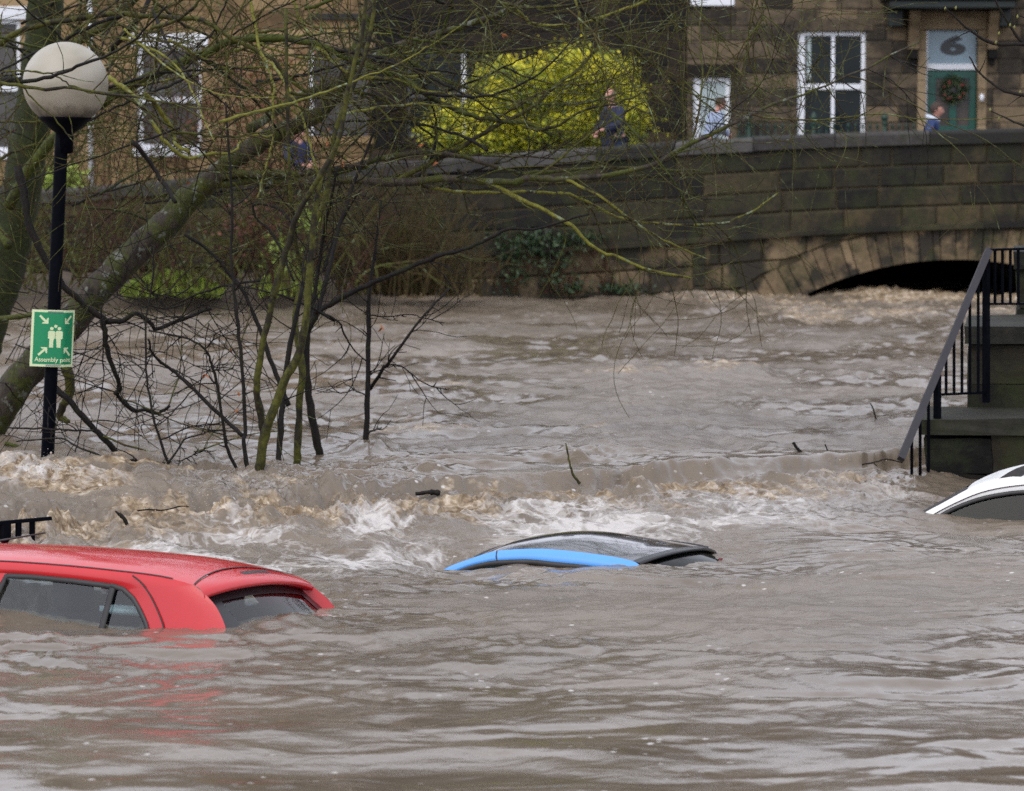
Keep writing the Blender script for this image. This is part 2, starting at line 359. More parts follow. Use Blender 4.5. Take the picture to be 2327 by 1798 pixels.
    tan = tan + .55*crest + .5*arch_rough*sst(.0, .06, river) + up*.8*spots([(850, 980, .27, .45, .3, .8), (960, 985, .27, .5, .25, .7), (1250, 985, .27, .45, .2, .4), (1640, 845, .3, .5, .35, .7), (1950, 700, .35, .9, .9, .6), (1900, 735, .33, .8, .8, .6), (2050, 675, .38, 2.5, 1.5, .5)], x, y)
    curt = np.exp(-((s-.03)/.09)**2)*(1-.6*leftness); tan = tan + .6*curt*np.clip(.0+1.3*perlin(x*5.5, s*.8, 95)+.7*perlin(x*13, s*1.2, 96), 0, 1)
    h = h - .018*curt*np.clip(perlin(x*7, s*1.0, 97)+.6*perlin(x*16, s, 98), -.2, 1)
    tan = np.clip(tan*1.35 + .55*n1 - .42, 0, 1)
    n2 = fbm(wx*.9+5, wy*.8, 3, 47, .55)
    lace = sst(.25, .8, s)*(1-sst(1.5, 3.3, s))*sst(4.4, .6, np.abs(x+.6))*(.62+.75*n2) + .16*sst(.2, .6, s)*(1-sst(2.0, 6.0, s))*(.5+1.2*n2) + .55*np.clip(sp*3, 0, 1) + .34*tb2*(.5+1.4*n2) + .30*crest + .30*arch_rough
    lace = lace + spots([(505, 1440, 0, .30, .10, .55), (250, 1424, 0, .8, .10, .4), (720, 1392, 0, .25, .2, .6), (1200, 1302, 0, .5, .12, .5), (1560, 1288, 0, .35, .15, .6), (2120, 1184, 0, .3, .15, .6), (2280, 1200, 0, .3, .15, .4)], x, y)*(.6+n2)
    lace = lace + up*spots([(1950, 710, .35, 1.0, 1.2, .45), (2080, 672, .36, 2.5, 1.5, .3), (900, 982, .27, .7, .25, .35)], x, y) + .05*up*np.clip(.3+2*n2, 0, 1)
    lace = np.clip(lace*.50*sst(3.9, 2.8, x + 0*y) + 0, 0, 1)
    ripple = np.clip(sst(14.5, 21.0, y)*(.30+1.25*sst(-.4, .5, fbm(x*.35, y*.4, 3, 77))) + .05 + .45*sst(.1, .6, fbm(x*.4+9, y*.9, 3, 80))*(1-sst(14.5, 21.0, y)), 0, 1.3)
    return h, tan, lace, ripple

def fan(uu, y): return uu*(.1385*y + 3.0)
ys = list(np.linspace(-25, 10, 15)); y = 11.0
while y < 53.2:
    ys.append(y); y += min(.11, max(.012, (2.7 if not 21.3 < y < 27.6 else 1.05)*y*y/(H*F)))
ys = np.array(ys + [53.2, 54.0, 55.5, 57.5])
u = np.r_[np.linspace(-8, -1.15, 14), np.linspace(-1.1, 1.1, 960), np.linspace(1.15, 8, 14)]
UU, YY = np.meshgrid(u, ys)
XX = fan(UU, np.maximum(YY, 6))
ZZ, FT, FW, RP = water_fields(XX, YY)
far_side = sst(2.0, 1.2, np.abs(UU))
ny, nx = XX.shape
me = bpy.data.meshes.new('water')
me.vertices.add(nx*ny); me.vertices.foreach_set('co', np.stack([XX, YY, ZZ], -1).astype(np.float32).ravel())
ii = np.arange((ny-1)*(nx-1)); r_ = ii//(nx-1); c_ = ii % (nx-1); a_ = r_*nx+c_
quads = np.stack([a_, a_+1, a_+nx+1, a_+nx], 1)
me.loops.add(quads.size); me.loops.foreach_set('vertex_index', quads.ravel().astype(np.int32))
me.polygons.add(len(quads)); me.polygons.foreach_set('loop_start', (np.arange(len(quads))*4).astype(np.int32))
me.update(calc_edges=True); me.polygons.foreach_set('use_smooth', np.ones(len(quads), bool))
for nm, arr in (('foam', FT), ('lace', FW), ('ripple', RP)):
    a1 = me.attributes.new(nm, 'FLOAT', 'POINT'); a1.data.foreach_set('value', arr.astype(np.float32).ravel())
def water_material():
    m, n, l, b = new_mat('muddy_water')
    fa = n.new('ShaderNodeAttribute'); fa.attribute_name = 'foam'; la = n.new('ShaderNodeAttribute'); la.attribute_name = 'lace'
    t0 = noise(n, l, .8, 5, .6); mud = ramp(n, [(.3, (.128, .101, .074)), (.7, (.190, .152, .113))]); l.new(t0.outputs['Fac'], mud.inputs[0])
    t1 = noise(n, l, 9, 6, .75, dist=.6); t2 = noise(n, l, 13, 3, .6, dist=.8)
    mA = n.new('ShaderNodeMath'); mA.operation = 'MULTIPLY_ADD'; mA.inputs[1].default_value = 1.0
    sb = n.new('ShaderNodeMath'); sb.operation = 'SUBTRACT'; sb.inputs[1].default_value = .5; l.new(t1.outputs['Fac'], sb.inputs[0])
    l.new(sb.outputs[0], mA.inputs[0]); l.new(fa.outputs['Fac'], mA.inputs[2])
    fr = ramp(n, [(.18, (0, 0, 0)), (.75, (1, 1, 1))]); l.new(mA.outputs[0], fr.inputs[0])
    mk = n.new('ShaderNodeMath'); mk.operation = 'MULTIPLY'; l.new(fr.outputs[0], mk.inputs[0])
    gt = n.new('ShaderNodeMath'); gt.operation = 'GREATER_THAN'; gt.inputs[1].default_value = .02; l.new(fa.outputs['Fac'], gt.inputs[0]); l.new(gt.outputs[0], mk.inputs[1])
    silt = ramp(n, [(.30, (.085, .055, .028)), (.45, (.20, .14, .08)), (.56, (.34, .26, .17)), (.70, (.58, .50, .40))]); l.new(t2.outputs['Fac'], silt.inputs[0])  # tan froth tones; pale highlights and dark hollows are painted in by noise
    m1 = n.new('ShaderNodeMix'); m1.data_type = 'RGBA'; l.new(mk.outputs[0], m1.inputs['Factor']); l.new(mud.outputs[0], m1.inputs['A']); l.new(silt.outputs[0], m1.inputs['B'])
    def lacework(scale, dist, seed):
        t = noise(n, l, scale, 4, .6, dist=dist, stretch=(1.0, .75, 1.0))
        q1 = n.new('ShaderNodeMath'); q1.operation = 'SUBTRACT'; q1.inputs[1].default_value = .5; l.new(t.outputs['Fac'], q1.inputs[0])
        q2 = n.new('ShaderNodeMath'); q2.operation = 'ABSOLUTE'; l.new(q1.outputs[0], q2.inputs[0])
        q3 = n.new('ShaderNodeMath'); q3.operation = 'MULTIPLY_ADD'; q3.inputs[1].default_value = .17; l.new(la.outputs['Fac'], q3.inputs[0])
        q4 = n.new('ShaderNodeMath'); q4.operation = 'MULTIPLY'; q4.inputs[1].default_value = -1.0; l.new(q2.outputs[0], q4.inputs[0]); l.new(q4.outputs[0], q3.inputs[2])
        q5 = ramp(n, [(.0, (0, 0, 0)), (.06, (1, 1, 1))]); l.new(q3.outputs[0], q5.inputs[0]); return q5
    w1, w2 = lacework(1.7, 1.2, 0), lacework(4.6, .8, 1)
    lr = n.new('ShaderNodeMath'); lr.operation = 'MULTIPLY_ADD'; lr.inputs[1].default_value = .55; l.new(w1.outputs[0], lr.inputs[0])
    lr2 = n.new('ShaderNodeMath'); lr2.operation = 'MULTIPLY'; lr2.inputs[1].default_value = .55; l.new(w2.outputs[0], lr2.inputs[0]); l.new(lr2.outputs[0], lr.inputs[2])
    gt2 = n.new('ShaderNodeMapRange'); gt2.inputs['From Min'].default_value = .02; gt2.inputs['From Max'].default_value = .25; l.new(la.outputs['Fac'], gt2.inputs['Value'])
    lk = n.new('ShaderNodeMath'); lk.operation = 'MULTIPLY'; lk.use_clamp = True; l.new(lr.outputs[0], lk.inputs[0]); l.new(gt2.outputs[0], lk.inputs[1])
    # scattered flecks of froth
    vt = n.new('ShaderNodeTexVoronoi'); vt.inputs['Scale'].default_value = 8.5; tc = n.new('ShaderNodeTexCoord'); l.new(tc.outputs['Object'], vt.inputs['Vector'])
    vr = ramp(n, [(.09, (1, 1, 1)), (.15, (0, 0, 0))]); l.new(vt.outputs['Distance'], vr.inputs[0])
    t5 = noise(n, l, .9, 4, .6); tr = ramp(n, [(.49, (0, 0, 0)), (.62, (1, 1, 1))]); l.new(t5.outputs['Fac'], tr.inputs[0])
    fl = n.new('ShaderNodeMath'); fl.operation = 'MULTIPLY'; l.new(vr.outputs[0], fl.inputs[0]); l.new(tr.outputs[0], fl.inputs[1])
    mxw = n.new('ShaderNodeMath'); mxw.operation = 'MAXIMUM'; l.new(lk.outputs[0], mxw.inputs[0]); l.new(fl.outputs[0], mxw.inputs[1])
    m2 = n.new('ShaderNodeMix'); m2.data_type = 'RGBA'; m2.inputs['B'].default_value = (.53, .50, .47, 1); l.new(mxw.outputs[0], m2.inputs['Factor']); l.new(m1.outputs['Result'], m2.inputs['A'])
    l.new(m2.outputs['Result'], b.inputs['Base Color'])
    mxf = n.new('ShaderNodeMath'); mxf.operation = 'MAXIMUM'; l.new(mk.outputs[0], mxf.inputs[0]); l.new(mxw.outputs[0], mxf.inputs[1])
    rr = ramp(n, [(0, (0,)*3), (1, (.32,)*3)]); l.new(mxf.outputs[0], rr.inputs[0])
    ra0 = n.new('ShaderNodeAttribute'); ra0.attribute_name = 'ripple'; rq = n.new('ShaderNodeMath'); rq.operation = 'MULTIPLY_ADD'; rq.inputs[1].default_value = .21; rq.inputs[2].default_value = .05; l.new(ra0.outputs['Fac'], rq.inputs[0])
    rs2_ = n.new('ShaderNodeMath'); rs2_.operation = 'ADD'; l.new(rr.outputs[0], rs2_.inputs[0]); l.new(rq.outputs[0], rs2_.inputs[1]); l.new(rs2_.outputs[0], b.inputs['Roughness'])
    b.inputs['IOR'].default_value = 1.37
    t6 = noise(n, l, 4.4, 5, .55, stretch=(.8, 1.0, 1), dist=.6)
    ra = n.new('ShaderNodeAttribute'); ra.attribute_name = 'ripple'; rs_ = n.new('ShaderNodeMath'); rs_.operation = 'MULTIPLY'; rs_.inputs[1].default_value = .72; l.new(ra.outputs['Fac'], rs_.inputs[0])
    b1 = n.new('ShaderNodeBump'); l.new(rs_.outputs[0], b1.inputs['Strength']); b1.inputs['Distance'].default_value = .035; l.new(t6.outputs['Fac'], b1.inputs['Height'])
    b2 = n.new('ShaderNodeBump'); b2.inputs['Distance'].default_value = .03; l.new(t2.outputs['Fac'], b2.inputs['Height']); l.new(b1.outputs[0], b2.inputs['Normal'])
    bs = n.new('ShaderNodeMath'); bs.operation = 'MULTIPLY_ADD'; bs.inputs[1].default_value = .7; bs.inputs[2].default_value = .03; l.new(mxf.outputs[0], bs.inputs[0]); l.new(bs.outputs[0], b2.inputs['Strength'])
    l.new(b2.outputs[0], b.inputs['Normal'])
    return m
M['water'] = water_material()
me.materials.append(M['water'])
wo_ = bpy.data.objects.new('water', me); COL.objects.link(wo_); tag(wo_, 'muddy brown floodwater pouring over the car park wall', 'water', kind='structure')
def wz(x, y): return float(water_fields(np.array([float(x)]), np.array([float(y)]))[0][0])

# ------------------------------------------------------------------ the stone bridge
YB, YH = 52.8, 62.0
cop_px = [(-1500, 520), (-600, 478), (0, 434), (200, 424), (480, 402), (700, 385), (960, 363), (1250, 343), (1500, 322), (1800, 307), (2060, 298), (2327, 291), (2700, 286), (3300, 290), (4000, 305)]
cop = np.array([at(px, py, YB)[[0, 2]] for px, py in cop_px])
led_px = [(-1500, 640), (-600, 625), (0, 612), (500, 596), (1000, 578), (1300, 564), (1590, 545), (1800, 529), (2100, 515), (2327, 509), (2700, 503), (3300, 505), (4000, 520)]
led = np.array([at(px, py, YB)[[0, 2]] for px, py in led_px])
def copz(x): return np.interp(x, cop[:, 0], cop[:, 1])
def ledz(x): return np.interp(x, led[:, 0], led[:, 1])
def roadz(x): return float(copz(x)) - .88 - .41*float(sst(3.5, 5.5, x))
XB0, XB1 = cop[0, 0], cop[-1, 0]
ax, atop = at(2172, 590, YB)[[0, 2]]                      # crown of the arch
half = 337*mpp(YB); rise = atop - at(1836, 668, YB)[2]
RA = (half*half + rise*rise)/(2*rise); az = atop - RA; RX = RA + .53

def stone_polys(mb, polys, y, gap=.012, proud=.02, back=.0):
    for poly, tint in polys:
        p = np.asarray(poly, float); c = p.mean(0); n = len(p)
        pr = proud*U(.5, 1.3)
        def shrink(g):
            q = p.copy()
            for i in range(n):
                d = c - p[i]; q[i] = p[i] + np.sign(d)*np.minimum(np.abs(d)*.9, g)
            return q
        o_, i_ = shrink(gap*U(.6, 1.2)), shrink(gap + .018)
        if n == 4:
            i_ = i_ + rng.normal(0, .004, i_.shape)
        vs = [(a, y+back, b) for a, b in o_] + [(a, y-pr, b) for a, b in i_]
        fs = [tuple(range(n, 2*n))] + [(i, (i+1) % n, n+(i+1) % n, n+i) for i in range(n)]
        mb.add(vs, fs, tint)

root = thing('stone_bridge', 'long old stone bridge with sooty parapet and a low dark arch at the right', 'bridge', (ax, YB, 0))
par, spd, pm = MB(), MB(), MB()
# parapet: four courses that follow the slope of the coping
cop_t = .20                                                # coping thickness
xs_all = np.linspace(XB0, XB1, 160)
for row in range(4):
    x = XB0 + U(0, .4)
    f0, f1 = row/4, (row+1)/4
    while x < XB1:
        w = U(.45, 1.25); x2 = min(x+w, XB1)
        q = []
        for xx, f in ((x, f0), (x2, f0), (x2, f1), (x, f1)):
            zt, zb = copz(xx)-cop_t, ledz(xx)
            q.append((xx, zb+(zt-zb)*f))
        t = np.clip(rng.normal(.42, .2), 0, 1) + (.12 if row == 0 else 0)
        stone_polys(par, [(q, t)], YB, .014, .014)
        x = x2
P = [[(x, YB+.02, copz(x)-.05) for x in xs_all], [(x, YB+.02, ledz(x)-.02) for x in xs_all]]
pm.grid(P, smooth=False)
P = [[(x, YB+.40, copz(x)-.05) for x in xs_all], [(x, YB+.40, roadz(x)-.3) for x in xs_all]]
pm.grid(P, smooth=False, flip=True)
# spandrel below the ledge
def extz(x):
    d = RX*RX - (x-ax)**2
    return az + math.sqrt(d) if d > 0 else -9
for row in range(5):
    x = XB0 + U(0, .5)
    while x < XB1:
        w = U(.5, 1.1); x2 = min(x+w, XB1)
        hh = .36
        zt = [ledz(v) - .02 - hh*row for v in (x, x2)]; zb = [z-hh for z in zt]
        e = [extz(v) for v in np.linspace(x, x2, 5)]
        t = np.clip(rng.normal(.5, .24), 0, 1)
        if abs((x+x2)/2-ax) < 7 : t = min(1, t+.12)
        if max(zt) > -.6:
            if max(e) < min(zb): stone_polys(spd, [([(x, zb[0]), (x2, zb[1]), (x2, zt[1]), (x, zt[0])], t)], YB+.05, .011, .02)
            else:
                vx = np.linspace(x, x2, 5); low = [(v, max(np.interp(v, [x, x2], zb), ee+.012)) for v, ee in zip(vx, e)]
                if min(np.interp(v, [x, x2], zt)-z for v, z in low) > .05:
                    stone_polys(spd, [(low + [(x2, zt[1]), (x, zt[0])], t)], YB+.05, .008, .02)
                else:
                    lo = [(v, z) for v, z in low if np.interp(v, [x, x2], zt)-z > .03]
                    if len(lo) >= 2:
                        tp = [(v, float(np.interp(v, [x, x2], zt))) for v, z in lo][::-1]
                        stone_polys(spd, [(lo+[tp[0], tp[-1]], t)], YB+.05, .006, .02)
        x = x2
pb = MB()
def backing(x0, x1):
    xs = np.linspace(x0, x1, 60)
    pb.grid([[(x, YB+.075, ledz(x)) for x in xs], [(x, YB+.075, max(-1.0, extz(x)-.1)) for x in xs]], smooth=False)
backing(XB0, ax-RX*.999); backing(ax+RX*.999, XB1); backing(ax-RX*.999, ax+RX*.999)
par.build('parapet', M['bridge_dark'], root); pm.build('parapet_core', M['bridge_mortar'], root)
spd.build('spandrel_wall', M['bridge_tan'], root); pb.build('wall_core', M['bridge_mortar'], root)
# coping stones
cb = MB(); x = XB0
while x < XB1:
    x2 = min(x + U(1.0, 1.5), XB1); g = .006; z0, z1 = copz(x), copz(x2); dz = U(-.008, .008)
    prof = [(-.07, -cop_t), (-.075, -.05), (-.045, -.012), (.0, 0), (.42, .0), (.47, -.03), (.48, -cop_t)]
    ring = []
    for xx, zz in ((x+g, z0+dz), (x2-g, z1+dz)):
        ring.append([(xx, YB+a, zz+b) for a, b in prof])
    vs = ring[0]+ring[1]; n = len(prof)
    fs = [(i, i+1, n+i+1, n+i) for i in range(n-1)] + [(0, n, 2*n-1, n-1), tuple(range(n)), tuple(range(2*n-1, n-1, -1))]
    cb.add(vs, [f[::-1] for f in fs], np.clip(rng.normal(.45, .2), 0, 1)); x = x2
cb.build('coping', M['coping'], root)
lb = MB(); x = XB0
while x < XB1:
    x2 = min(x+U(.9, 1.4), XB1); a, b = ledz(x), ledz(x2)
    vs = [(x, YB+.1, a-.055), (x2-.005, YB+.1, b-.055), (x2-.005, YB-.085, b-.045), (x, YB-.085, a-.045), (x, YB-.085, a+.012), (x2-.005, YB-.085, b+.012), (x2-.005, YB-.01, b+.035), (x, YB-.01, a+.035)]
    lb.add(vs, [(3, 2, 1, 0), (3, 4, 5, 2), (4, 7, 6, 5), (0, 7, 4, 3), (2, 5, 6, 1)], U(.1, .6)); x = x2
lb.build('string_course', M['bridge_dark'], root)
# voussoirs
vb = MB(); th0 = math.asin(min(.999, (half+1.3)/RA)); nv = 44; cuts = [-th0+2*th0*(k+(U(-.22, .22) if 0 < k < 44 else 0))/44 for k in range(45)]
for k in range(nv):
    a0, a1 = cuts[k], cuts[k+1]; g = .0012
    t = np.clip(rng.normal(.62, .2), 0, 1); ro = RX*1.0 + U(-.10, .03) - RA
    def q(a, r): return (ax + r*math.sin(a), az + r*math.cos(a))
    A = [q(a0+g, RA), q(a1-g, RA), q(a1-g, RA+ro), q(a0+g, RA+ro)]
    yf = YB + .02 - U(0, .015)
    vs = [(a, yf, b) for a, b in A] + [(a, yf+.35, b) for a, b in A]
    vb.add(vs, [(0, 1, 2, 3)] + [(i, 4+i, 4+(i+1) % 4, (i+1) % 4) for i in range(4)], t)
vb.build('arch_ring', M['bridge_tan'], root)
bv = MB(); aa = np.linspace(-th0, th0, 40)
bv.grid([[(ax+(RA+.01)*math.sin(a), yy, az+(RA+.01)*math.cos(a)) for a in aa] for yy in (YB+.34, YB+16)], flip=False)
bv.add([(ax-9, YB+16, -1), (ax+9, YB+16, -1), (ax+9, YB+16, 2), (ax-9, YB+16, 2)], [(0, 1, 2, 3)])  # added end wall, near-black like the barrel, keeps the arch void dark
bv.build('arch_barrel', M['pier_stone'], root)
# pilaster left of the arch
pl = MB(); x0, x1 = at(1574, 600, YB)[0], at(1602, 600, YB)[0]
for k in range(6):
    z1 = ledz(x0) - .06 - k*.3; pl.box((x0+U(-.01, .01), YB-.10, z1-.292), (x1+U(-.01, .01), YB+.08, z1), U(.1, .5), .012)
pl.build('pilaster', M['bridge_dark'], root)

# ------------------------------------------------------------------ road on the bridge and the ground before the houses
rb = MB(); xs = np.linspace(XB0, XB1, 240)
rb.grid([[(x, yy, roadz(x)+zz) for x in xs] for yy, zz in ((YB+.38, .10), (YB+1.9, .10), (YB+1.92, 0), (YB+6.6, 0))], smooth=False)
tag(rb.build('road', M['road']), 'wet tarmac road running over the bridge', 'road', kind='structure')
gr = MB(); gr.grid([[(x, yy, roadz(x)+zz) for x in xs] for yy, zz in ((YB+6.6, .0), (YB+6.62, .12), (YH+.4, .14))], smooth=False)
gr.grid([[(x, YB+.41, roadz(x)+.02) for x in xs], [(x, YB+.41, -.5 if abs(x-ax) > RX else extz(x)-.2) for x in xs]], smooth=False)
tag(gr.build('ground', M['earth']), 'strip of bare garden ground before the terrace', 'ground', kind='structure')
gu = MB(); gu.add([(-400, -300, -1.6), (400, -300, -1.6), (400, 700, -1.6), (-400, 700, -1.6)], [(0, 1, 2, 3)])
tag(gu.build('terrain', M['earth']), 'flooded valley floor', 'ground', kind='structure')

# ------------------------------------------------------------------ the terrace behind
def hx(px): return at(px, 300, YH)[0]
def hz(py): return at(1163, py, YH)[2]
def rect_sub(r, holes):
    out = [r]
    for h in holes:
        nxt = []
        for (x0, z0, x1, z1) in out:
            if h[2] <= x0 or h[0] >= x1 or h[3] <= z0 or h[1] >= z1: nxt.append((x0, z0, x1, z1)); continue
            a0, a1 = max(x0, h[0]), min(x1, h[2])
            if x0 < a0: nxt.append((x0, z0, a0, z1))
            if a1 < x1: nxt.append((a1, z0, x1, z1))
            if z0 < h[1]: nxt.append((a0, z0, a1, h[1]))
            if h[3] < z1: nxt.append((a0, h[3], a1, z1))
        out = nxt
    return out
def facade(root, x0, x1, zb, zt, holes, mats, mean, spread, course=(.24, .33), y=YH):
    mb, mo = MB(), MB(); z = zb
    while z < zt:
        z2 = min(z+U(*course), zt); x = x0 - U(0, .4)
        while x < x1:
            x2 = x + U(.32, .85)
            t = np.clip(rng.normal(mean, spread), 0, 1)
            for r in rect_sub((max(x, x0), z, min(x2, x1), z2), holes):
                if r[2]-r[0] > .05 and r[3]-r[1] > .05:
                    stone_polys(mb, [([(r[0], r[1]), (r[2], r[1]), (r[2], r[3]), (r[0], r[3])], t)], y, .006, .012)
            x = x2
        for r in rect_sub((x0, z, x1, z2), holes):
            mo.add([(r[0], y+.006, r[1]), (r[2], y+.006, r[1]), (r[2], y+.006, r[3]), (r[0], y+.006, r[3])], [(0, 1, 2, 3)])
        z = z2
    mb.build('wall', mats[0], root); mo.build('wall_joints', mats[1], root)
    bk = MB(); bk.box((x0+.01, y+.35, zb), (x1-.01, y+7, zt)); bk.build('house_body', mats[1], root)
def roof(root, x0, x1, zt):
    rf = MB(); y = YH
    rf.add([(x0, y-.35, zt-.05), (x1, y-.35, zt-.05), (x1, y+3.5, zt+2.4), (x0, y+3.5, zt+2.4), (x0, y+7.3, zt-.05), (x1, y+7.3, zt-.05)], [(0, 1, 2, 3), (3, 2, 5, 4)])
    rf.add([(x0, y-.35, zt-.05), (x1, y-.35, zt-.05), (x1, y+7.3, zt-.05), (x0, y+7.3, zt-.05)], [(3, 2, 1, 0)])
    o = rf.build('roof', M['slate'], root)
    ch = MB(); xc = (x0+x1)/2; ch.box((xc-.5, y+3.1, zt+2.1), (xc+.5, y+3.9, zt+3.5), .4, .03)
    for k in (-.3, 0, .3): ch.lathe([(.11, 0), (.1, .35), (.12, .4)], (xc+k, y+3.5, zt+3.5), 10)
    ch.build('chimney', M['stone_dark'], o)
def window(root, x0, z0, x1, z1, jl=.10, jr=.08, rail=True, vbar=True, pane='pane', sur='surround', sill='surround', head='surround', y=YH, meet=.5, frame='white_paint'):
    """sash window set in the opening x0..x1, z0..z1"""
    f = MB(); d0, d1 = y+.07, y+.15
    f.box((x0, d0, z0), (x0+jl, d1, z1), bevel=.01); f.box((x1-jr, d0, z0), (x1, d1, z1), bevel=.01)
    f.box((x0+jl, d0, z1-.07), (x1-jr, d1, z1), bevel=.01); f.box((x0+jl, d0, z0), (x1-jr, d1, z0+.07), bevel=.01)
    zm = z0+(z1-z0)*meet
    if rail: f.box((x0+jl, d0-.01, zm-.05), (x1-jr, d1, zm+.045), bevel=.01)
    if vbar:
        xm = (x0+jl+x1-jr)/2
        for a, b in ((z0+.07, zm-.05), (zm+.045, z1-.07)): f.box((xm-.03, d0+.01, a), (xm+.03, d1-.01, b), bevel=.008)
    o = f.build('window', M[frame], root)
    p = MB(); p.box((x0+jl*.6, d1-.02, z0+.04), (x1-jr*.6, d1+.01, z1-.04)); p.build('pane', M[pane], o)
    s = MB(); s.box((x0-.10, y-.06, z0-.13), (x1+.10, y+.16, z0-.004), .6, .012); s.build('sill', M[sill], o)
    h = MB(); h.box((x0-.12, y-.025, z1+.004), (x1+.12, y+.16, z1+.22), .5, .012); h.build('lintel', M[head], o)
    rv = MB(); rv.box((x0-.05, y+.01, z0), (x0-.002, y+.16, z1), .5); rv.box((x1+.002, y+.01, z0), (x1+.05, y+.16, z1), .5); rv.build('reveal', M[sur], o)
    return o
def hole(px0, py0, px1, py1): return (hx(px0), hz(py1), hx(px1), hz(py0))

ZG, ZE = .9, 8.2
# left house: warm sandstone
A0, A1 = hx(-1400), hx(838)
hA = thing('terraced_house', 'terraced house of warm tan sandstone behind the bare trees', 'house', ((A0+A1)/2, YH, ZG))
wA = [hole(312, 106, 458, 338), hole(-78, 45, 48, 345), hole(702, 110, 836, 310), hole(-620, 80, -460, 345), hole(-1080, 80, -920, 345)]
wA_up = [hole(312, -330, 458, -120), hole(-78, -330, 48, -120), hole(690, -330, 815, -120), hole(-620, -330, -460, -120)]
facade(hA, A0, A1, ZG, ZE, wA+wA_up, (M['stone_tan'], M['mortar_tan']), .52, .18)
for k, h in enumerate(wA): window(hA, *h, jl=.09, jr=.07, vbar=(k > 2), frame='white_paint' if k != 2 else 'grey_paint', pane='pane_pale', sur='stone_tan', sill='white_paint' if k < 2 else 'stone_tan', head='white_paint' if k < 2 else 'surround', meet=.48)
for h in wA_up: window(hA, *h, sur='stone_tan', sill='stone_tan', head='stone_tan')
roof(hA, A0, A1, ZE)
dp = MB(); xp = hx(207); dp.tube([(xp, YH-.07, ZG), (xp, YH-.07, ZE-.1)], .043, 10)
for z in np.arange(1.6, 8, 1.4): dp.box((xp-.07, YH-.12, z), (xp+.07, YH, z+.06))
dp.build('downpipe', M['white_paint'], hA)
sc = MB(); sc.box((hx(700), YH-.06, hz(46)), (A1, YH+.01, hz(30)), .3, .012); sc.build('string_course', M['coping'], hA)
# middle house: soot-black
B0, B1 = A1+.004, hx(1560)
hB = thing('terraced_house', 'soot-blackened terraced house behind the yellow bush', 'house', ((B0+B1)/2, YH, ZG))
wB = [hole(925, 120, 1060, 312)]
wB_up = [hole(925, -330, 1060, -120), hole(1285, -330, 1420, -120)]
facade(hB, B0, B1, ZG, ZE, wB+wB_up, (M['stone_dark'], M['mortar']), .45, .22)
for h in wB+wB_up: window(hB, *h, jl=.05, jr=.09, vbar=False, rail=True, frame='grey_paint', sur='stone_dark', sill='stone_dark', head='stone_dark')
roof(hB, B0, B1, ZE)
for hh_, x_ in ((hA, hx(702)), (hB, hx(1049))):           # the one white jamb of each dark window
    q = MB(); q.box((x_, YH+.055, hz(308)), (x_+.075, YH+.068, hz(116 if hh_ is hB else 106))); q.build('window_jamb', M['white_paint'], hh_)
# right house: number 6
C0, C1 = B1+.004, hx(3300)
hC = thing('terraced_house', 'brown sandstone house with a green front door and the number 6', 'house', ((C0+C1)/2, YH, ZG))
wC = [hole(1812, 72, 1967, 322), hole(1575, 176, 1660, 350)]
dC = hole(2104, 68, 2219, 368)
wC_up = [hole(1582, -150, 1654, -4), hole(1812, -330, 1967, -110), hole(2100, -330, 2230, -110), hole(2450, 72, 2605, 322), hole(2450, -330, 2605, -110)]
facade(hC, C0, C1, ZG, ZE, wC+wC_up+[dC], (M['stone_mix'], M['mortar']), .48, .24)
window(hC, *wC[0], jl=.125, jr=.07, sur='stone_mix', sill='stone_mix', head='stone_mix', meet=.50)
q = MB(); q.box((hx(1834), YH+.118, hz(180)), (hx(1843), YH+.128, hz(84))); q.build('curtain', M['blind'], hC)
window(hC, *wC[1], jl=.12, jr=.08, rail=False, vbar=False, pane='blind', sur='stone_dark', sill='stone_dark', head='stone_dark')
for k, h in enumerate(wC_up): window(hC, *h, jl=.09, jr=.07, vbar=k > 0, sill='white_paint' if k == 0 else 'stone_mix', head='stone_mix', sur='stone_mix')
roof(hC, C0, C1, ZE)
# door, fanlight, surround, consoles and canopy
dx0, dz0, dx1, dz1 = dC
dr = MB()
zt_door = hz(161)
for a, b, c, d in ((hx(2108), dz0, hx(2127), zt_door), (hx(2203), dz0, dx1, zt_door), (hx(2127), hz(178), hx(2203), zt_door), (hx(2127), dz0, hx(2203), dz0+.6), (hx(2158), dz0+.6, hx(2175), hz(236))):
    dr.box((a, YH+.09, b), (c, YH+.15, d), bevel=.006)
door = dr.build('door', M['door_green'], hC)
dg = MB(); dg.box((hx(2120), YH+.135, dz0+.5), (hx(2210), YH+.16, zt_door-.05)); dg.build('door_pane', M['door_glass'], door)
kn = MB(); kn.ball((hx(2200), YH+.06, 2.5), .03); kn.build('handle', M['rail_top'], door)
fr = MB(); fr.box((dx0, YH+.06, hz(159)), (dx1, YH+.15, hz(145)), bevel=.01); fr.box((dx0, YH+.07, hz(145)), (hx(2109), YH+.15, dz1), bevel=.006); fr.box((dx0, YH+.07, dz0), (hx(2107.5), YH+.15, hz(159)), bevel=.006)
fo = fr.build('door_frame', M['white_paint'], hC)
fp = MB(); fp.box((hx(2109), YH+.12, hz(145)), (dx1, YH+.15, dz1)); fan_o = fp.build('fanlight', M['fanlight'], hC)
